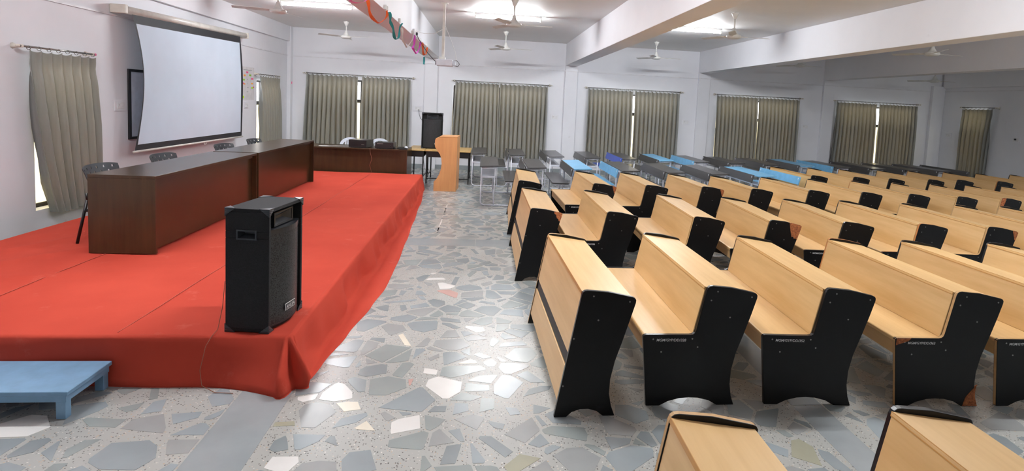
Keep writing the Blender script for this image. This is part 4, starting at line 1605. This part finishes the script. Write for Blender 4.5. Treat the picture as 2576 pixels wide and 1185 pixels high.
def tube_light(x, y, label, place=None):
    """ceiling tube; place is given for the lamps outside the picture, whose names end in _offscreen"""
    nm = (lambda k: '%s_%s_offscreen' % (k, place)) if place else (lambda k: k)
    root = empty(nm('tube_light'), (x, y, ZC))
    tag(root, label, 'tube light', 'fluorescent tube lights')
    MB().box(-0.62, 0.62, -0.025, 0.025, -0.045, 0.0).build('batten', 'fan_white', root, 0.004, 1)
    for s in (-1, 1):
        MB().box(s * 0.605 - 0.012, s * 0.605 + 0.012, -0.016, 0.016, -0.10, -0.045).build('tube_holder', 'fan_white', root)
    MB().tube([(-0.593, 0, -0.078), (0.593, 0, -0.078)], 0.016, 10).build(nm('tube'), 'tube', root)


TX = [-3.05, 0.35, 3.83, 7.6, 11.2]
for b in range(3):                                       # the three lamps the photograph shows
    tube_light(TX[b], 10.60, 'tube light in %s, nearest the window wall' % BN[b])
for b, place in enumerate(['above_stage', 'above_aisle', 'third_bay', 'fourth_bay', 'fifth_bay']):   # next row of the same ceiling lamps, above the frame
    tube_light(TX[b], 4.2, 'tube light in %s, farther from the window wall' % BN[b], place)

# ================================================================== PROJECTOR, STREAMERS AND CABLES
root = empty('projector', (-0.755, 9.80, ZC))
tag(root, 'white projector hanging on a long ceiling pole over the aisle', 'projector')
MB().box(-0.055, 0.055, -0.055, 0.055, -0.012, 0).build('ceiling_plate', 'housing', root)
MB().box(-0.022, 0.022, -0.022, 0.022, -0.90, -0.012).build('pole', 'housing', root)
MB().box(-0.06, 0.04, -0.05, 0.05, -0.945, -0.90).build('mount', 'housing', root, 0.004, 1)
MB().box(-0.10, 0.17, -0.13, 0.13, -1.05, -0.945).build('projector_body', 'plastic_white', root, 0.012, 2)
MB().box(0.17, 0.215, -0.07, 0.07, -1.04, -0.96).build('lens_hood', 'plastic_white', root, 0.006, 1)
MB().tube([(-0.101, 0.05, -1.0), (-0.125, 0.05, -1.0)], 0.032, 12).build('lens', 'plastic_black', root)
cbs = [([(-0.74, 9.84, 3.02), (-0.90, 9.86, 2.93), (-1.08, 9.84, 2.91), (-1.25, 9.86, 2.95)], 'cable_white', 0.005, 'white cable slung between the projector pole and the beam box'),
       ([(-1.245, 9.98, 2.93), (-1.17, 10.0, 2.80), (-1.03, 9.98, 2.60), (-0.90, 9.93, 2.47), (-0.80, 9.86, 2.46)], 'cable_black', 0.006, 'black cable drooping from the beam box to the projector'),
       ([(-0.73, 9.8, 3.05), (-0.62, 9.8, 2.80), (-0.55, 9.8, 2.62), (-0.53, 9.8, 2.48), (-0.545, 9.8, 2.43)], 'cable_white', 0.004, 'white cable hanging beside the projector pole'),
       ([(-0.60, 9.8, 2.47), (-0.52, 9.8, 2.485), (-0.475, 9.8, 2.43), (-0.50, 9.8, 2.385), (-0.555, 9.8, 2.40)], 'cable_black', 0.006, 'black cable loop at the back of the projector')]
for pts, mat, r, lab in cbs:
    tag(MB().tube(pts, r, 6).build('cable', mat), lab, 'cable', 'projector cables')
root = empty('junction_box', (PX[0] + PW, 9.85, 2.92))
tag(root, 'white socket box with black plug on the beam beside the projector', 'socket box')
MB().box(0.001, 0.035, -0.14, 0.14, -0.055, 0.045).build('box', 'switch', root, 0.004, 1)
MB().box(0.035, 0.065, 0.04, 0.10, -0.04, 0.01).build('plug', 'plastic_black', root, 0.004, 1)
tag(MB().box(PX[0] + PW, PX[0] + PW + 0.02, 10.0, YF - 0.1, 2.875, 2.90).build('trim_4', 'casing'), kind='structure')

XS = PX[0] + PW + 0.012
streams = dict(
    s_pink=('pink', [(868, -8), (874, 2), (893, 7), (912, 1), (918, -8)], 0.034),
    s_orange=('orange', [(915, -6), (921, 22), (933, 48), (946, 58), (960, 50), (967, 36), (969, 26)], 0.036),
    s_teal=('teal', [(973, 30), (976, 48), (980, 62), (984, 82), (992, 99), (998, 88), (1003, 66), (1005, 58)], 0.040),
    s_white=('white', [(1005, 70), (1007, 88), (1011, 105), (1018, 119), (1028, 108), (1034, 93), (1037, 82)], 0.03),
    s_magenta=('magenta', [(1037, 88), (1037, 112), (1035, 122), (1042, 135), (1049, 126), (1053, 105)], 0.040))
ST = [(k, *v) for k, v in streams.items()] + [('s_orange', 'small orange', [(1057.5, 107), (1060, 124), (1064, 138), (1069, 131), (1072, 119)], 0.045)]
for mat, nm, pts, wdt in ST:
    P = [at(px, py, 'x', XS) for px, py in pts]
    # smooth the ribbon path (Catmull-Rom through the hanging points)
    Q = []
    for i in range(len(P) - 1):
        p0, p1, p2, p3 = P[max(i - 1, 0)], P[i], P[i + 1], P[min(i + 2, len(P) - 1)]
        for k in range(6):
            t_ = k / 6
            Q.append(0.5 * (2 * p1 + (p2 - p0) * t_ + (2 * p0 - 5 * p1 + 4 * p2 - p3) * t_ ** 2 + (3 * p1 - p0 - 3 * p2 + p3) * t_ ** 3))
    Q.append(P[-1])
    m = MB()
    fr = []
    for i, q in enumerate(Q):
        d = (Q[min(i + 1, len(Q) - 1)] - Q[max(i - 1, 0)]).normalized()
        n = Vector((0, -d.z, d.y))
        w_ = wdt * (0.80 + 0.20 * math.sin(i * 0.7))
        sway = 0.022 + 0.008 * math.sin(i * 0.5)
        wv = (Vector((1, 0, 0)) * 0.94 + n * 0.34) * (w_ / 2)
        c_ = q + Vector((sway + 0.006, 0, 0))
        fr.append([tuple(c_ + wv), tuple(c_ - wv)])
    m.grid(fr)
    m.grid([[tuple(Vector(p) + Vector((0, 0.0008, 0.0008))) for p in r] for r in fr])
    o = m.build('paper_streamer', mat)
    for e_ in (P[0], P[-1]):
        if e_.z > 2.80:
            MB().box(XS - 0.010, XS + 0.014, e_.y - 0.02, e_.y + 0.02, 2.866, 2.92).build('tape', 's_white', o)
    tag(o, 'looped %s paper streamer taped to the ceiling beam' % nm if nm != 'small orange' else 'small orange paper streamer loop nearest the projector on the beam', 'streamer', 'paper streamers on the beam')
p = at(1067, 143, 'y', YF - 0.075)
tag(MB().box(p.x - 0.022, p.x + 0.022, YF - 0.0725, YF - 0.0712, p.z - 0.19, p.z).build('paper_streamer', 's_teal'), 'short teal paper strip hanging on the pilaster under the beam', 'streamer', 'paper streamers on the beam')

# ================================================================== ELECTRONICS AND CHAIRS AT THE COMPUTER DESK
DZ = 0.7765


def dev_box(name, x0, x1, y0, y1, h, label, cat, rot=0.0, mark=False, light=False):
    root = empty(name, ((x0 + x1) / 2, (y0 + y1) / 2, DZ + 0.001), rot)
    tag(root, label, cat)
    w, d = (x1 - x0) / 2, (y1 - y0) / 2
    MB().box(-w, w, -d + 0.012, d, 0.008, h).build('casing', 'plastic_black', root, 0.004, 1)
    MB().box(-w, w, -d, -d + 0.012, 0.008, h).build('front_panel', 'steel_black', root, 0.003, 1)
    for sx in (-1, 1):
        for sy in (-1, 1):
            MB().box(sx * (w - 0.04) - 0.012, sx * (w - 0.04) + 0.012, sy * (d - 0.05) - 0.012, sy * (d - 0.05) + 0.012, 0, 0.008).build('foot', 'steel_black', root)
    if mark:
        MB().box(-w + 0.04, -w + 0.16, -d - 0.001, -d, h - 0.032, h - 0.018).build('name_strip', 'screw', root)
        MB().tube([(w - 0.05, -d, h * 0.5), (w - 0.05, -d - 0.012, h * 0.5)], 0.014, 10).build('knob', 'steel_black', root)
    if light:
        MB().box(w - 0.10, w - 0.04, -d - 0.001, -d, 0.06, 0.068).build('drive_slot', 'screw', root)
    return root


dev_box('computer_case', -2.66, -2.30, 11.55, 11.95, 0.155, 'black computer case lying flat on the computer desk before the white chairs', 'computer', -0.16, light=True)
dev_box('amplifier', -2.16, -1.80, 11.52, 11.82, 0.125, 'black amplifier box with name strip on the computer desk', 'amplifier', -0.04, mark=True)
root = empty('keyboard', (-1.655, 11.66, DZ + 0.001), 0.40)
tag(root, 'black keyboard at the corner of the computer desk', 'keyboard')
MB().prism([(-0.065, 0.0), (0.065, 0.0), (0.065, 0.026), (-0.065, 0.014)], -0.17, 0.17, 'xz').build('key_deck', 'plastic_black', root, 0.002, 1)
m = MB()
for r_ in range(5):
    for c in range(14):
        x = -0.05 + r_ * 0.021
        y = -0.155 + c * 0.022
        z = 0.0155 + (x + 0.065) / 0.13 * 0.012
        m.box(x, x + 0.016, y, y + 0.018, z - 0.002, z + 0.004)
tag(m.build('keys', 'steel_black', root), kind='stuff')
root = empty('computer_mouse', (-1.61, 11.93, DZ + 0.001), 0.3)
tag(root, 'white computer mouse beside the black keyboard', 'mouse')
rows_ = []
for j in range(7):
    v_ = j / 6
    zz = 0.034 * math.sin(PI * min(1, 0.08 + v_ * 0.86)) ** 0.7
    w = 0.031 * (0.75 + 0.25 * math.sin(PI * v_))
    rows_.append([(-w, -0.055 + 0.11 * v_, 0.0), (-w, -0.055 + 0.11 * v_, zz * 0.5), (-w * 0.6, -0.055 + 0.11 * v_, zz * 0.92), (0, -0.055 + 0.11 * v_, zz), (w * 0.6, -0.055 + 0.11 * v_, zz * 0.92), (w, -0.055 + 0.11 * v_, zz * 0.5), (w, -0.055 + 0.11 * v_, 0.0)])
m = MB()
m.grid(rows_)
m.add(rows_[0], [tuple(range(7))])
m.add(rows_[-1], [tuple(range(6, -1, -1))])
m.build('shell', 'plastic_white', root)
pts = [(-3.22 + 0.10 * math.cos(k * PI / 6) + 0.05, 11.62 + 0.05 * math.sin(k * PI / 6), DZ + 0.007) for k in range(0, 11)] + [(-2.98, 11.72, DZ + 0.007), (-2.80, 11.74, DZ + 0.007), (-2.66, 11.77, DZ + 0.007)]
tag(MB().tube(pts, 0.0055, 6).build('coiled_cable', 'cable_white'), 'white cable loop lying on the computer desk', 'cable')
tag(MB().tube([(-2.26, 11.56, DZ + 0.004), (-2.25, 11.47, DZ + 0.003), (-2.235, 11.43, 0.70), (-2.20, 11.425, 0.58), (-2.24, 11.425, 0.45), (-2.20, 11.425, 0.31)], 0.0035, 5).build('desk_cord', 'cord'), 'thin brown cord hanging down the computer desk front', 'cord')


def plastic_chair(x, y, rz, label):
    root = empty('plastic_chair', (x, y, 0.0015), rz)
    tag(root, label, 'chair', 'white plastic chairs behind the computer desk')
    # local: faces -y (toward the desk), back at +y
    H, W = 0.90, 0.225
    m = MB()
    m.prism(round_poly([(-0.22, -0.22), (0.22, -0.22), (0.20, 0.20), (-0.20, 0.20)], 0.04), 0.405, 0.43, 'xy')
    m.build('seat', 'plastic_white', root, 0.008, 2)

    def backy(z):
        return 0.20 + (z - 0.43) * 0.22
    # arched back frame
    n = 16
    pts = [(-W, backy(0.43), 0.43), (-W, backy(0.6), 0.60)] + [(-W * math.cos(PI * k / n), backy(0.70 + 0.17 * math.sin(PI * k / n)), 0.70 + 0.17 * math.sin(PI * k / n)) for k in range(n + 1)] + [(W, backy(0.6), 0.60), (W, backy(0.43), 0.43)]
    outer = [(p[0] * 1.0, p[1], p[2]) for p in pts]
    m = MB()
    inner = [(p[0] * 0.78, p[1], 0.43 if p[2] <= 0.44 else p[2] - 0.055 * min(1, (p[2] - 0.43) / 0.27)) for p in pts]
    vs = outer + inner + [(p[0], p[1] + 0.018, p[2]) for p in outer] + [(p[0], p[1] + 0.018, p[2]) for p in inner]
    N = len(pts)
    fs = []
    for k in range(N - 1):
        fs += [(k, k + 1, N + k + 1, N + k), (2 * N + k + 1, 2 * N + k, 3 * N + k, 3 * N + k + 1), (k + 1, k, 2 * N + k, 2 * N + k + 1), (N + k, N + k + 1, 3 * N + k + 1, 3 * N + k)]
    m.add(vs, fs)
    m.build('back_frame', 'plastic_white', root)
    for k in range(-2, 3):
        x_ = k * 0.05
        zt = 0.79 + 0.025 * math.cos(k * 0.6)
        MB().prism([(x_ - 0.014, 0.43), (x_ + 0.014, 0.43), (x_ + 0.014, zt), (x_ - 0.014, zt)], 0.0, 0.012, 'xz').build('back_slat', 'plastic_white', root).rotation_euler = (-math.atan(0.22), 0, 0)
    for o in [c for c in root.children if c.name.startswith('back_slat')]:
        o.location = (0, 0.20 + 0.003 - 0.0, 0.43 - 0.43 * math.cos(math.atan(0.22)))
        o.location.y -= 0.43 * math.sin(math.atan(0.22))
    for s in (-1, 1):
        MB().tube([(s * 0.20, -0.19, 0.41), (s * 0.225, -0.235, 0.0)], [0.026, 0.020], 6).build('leg', 'plastic_white', root)
        MB().tube([(s * 0.19, 0.18, 0.41), (s * 0.22, 0.25, 0.0)], [0.026, 0.020], 6).build('leg', 'plastic_white', root)
        MB().tube([(s * 0.225, backy(0.64), 0.64), (s * 0.25, 0.05, 0.635), (s * 0.25, -0.16, 0.62), (s * 0.215, -0.20, 0.42)], [0.016, 0.02, 0.022, 0.018], 6).build('armrest', 'plastic_white', root)


plastic_chair(-2.965, 12.74, 0.06, 'white plastic chair with arched slatted back behind the computer desk, nearer the screen wall')
plastic_chair(-2.365, 12.78, -0.06, 'white plastic chair with arched slatted back behind the computer desk, nearer the loudspeaker table')
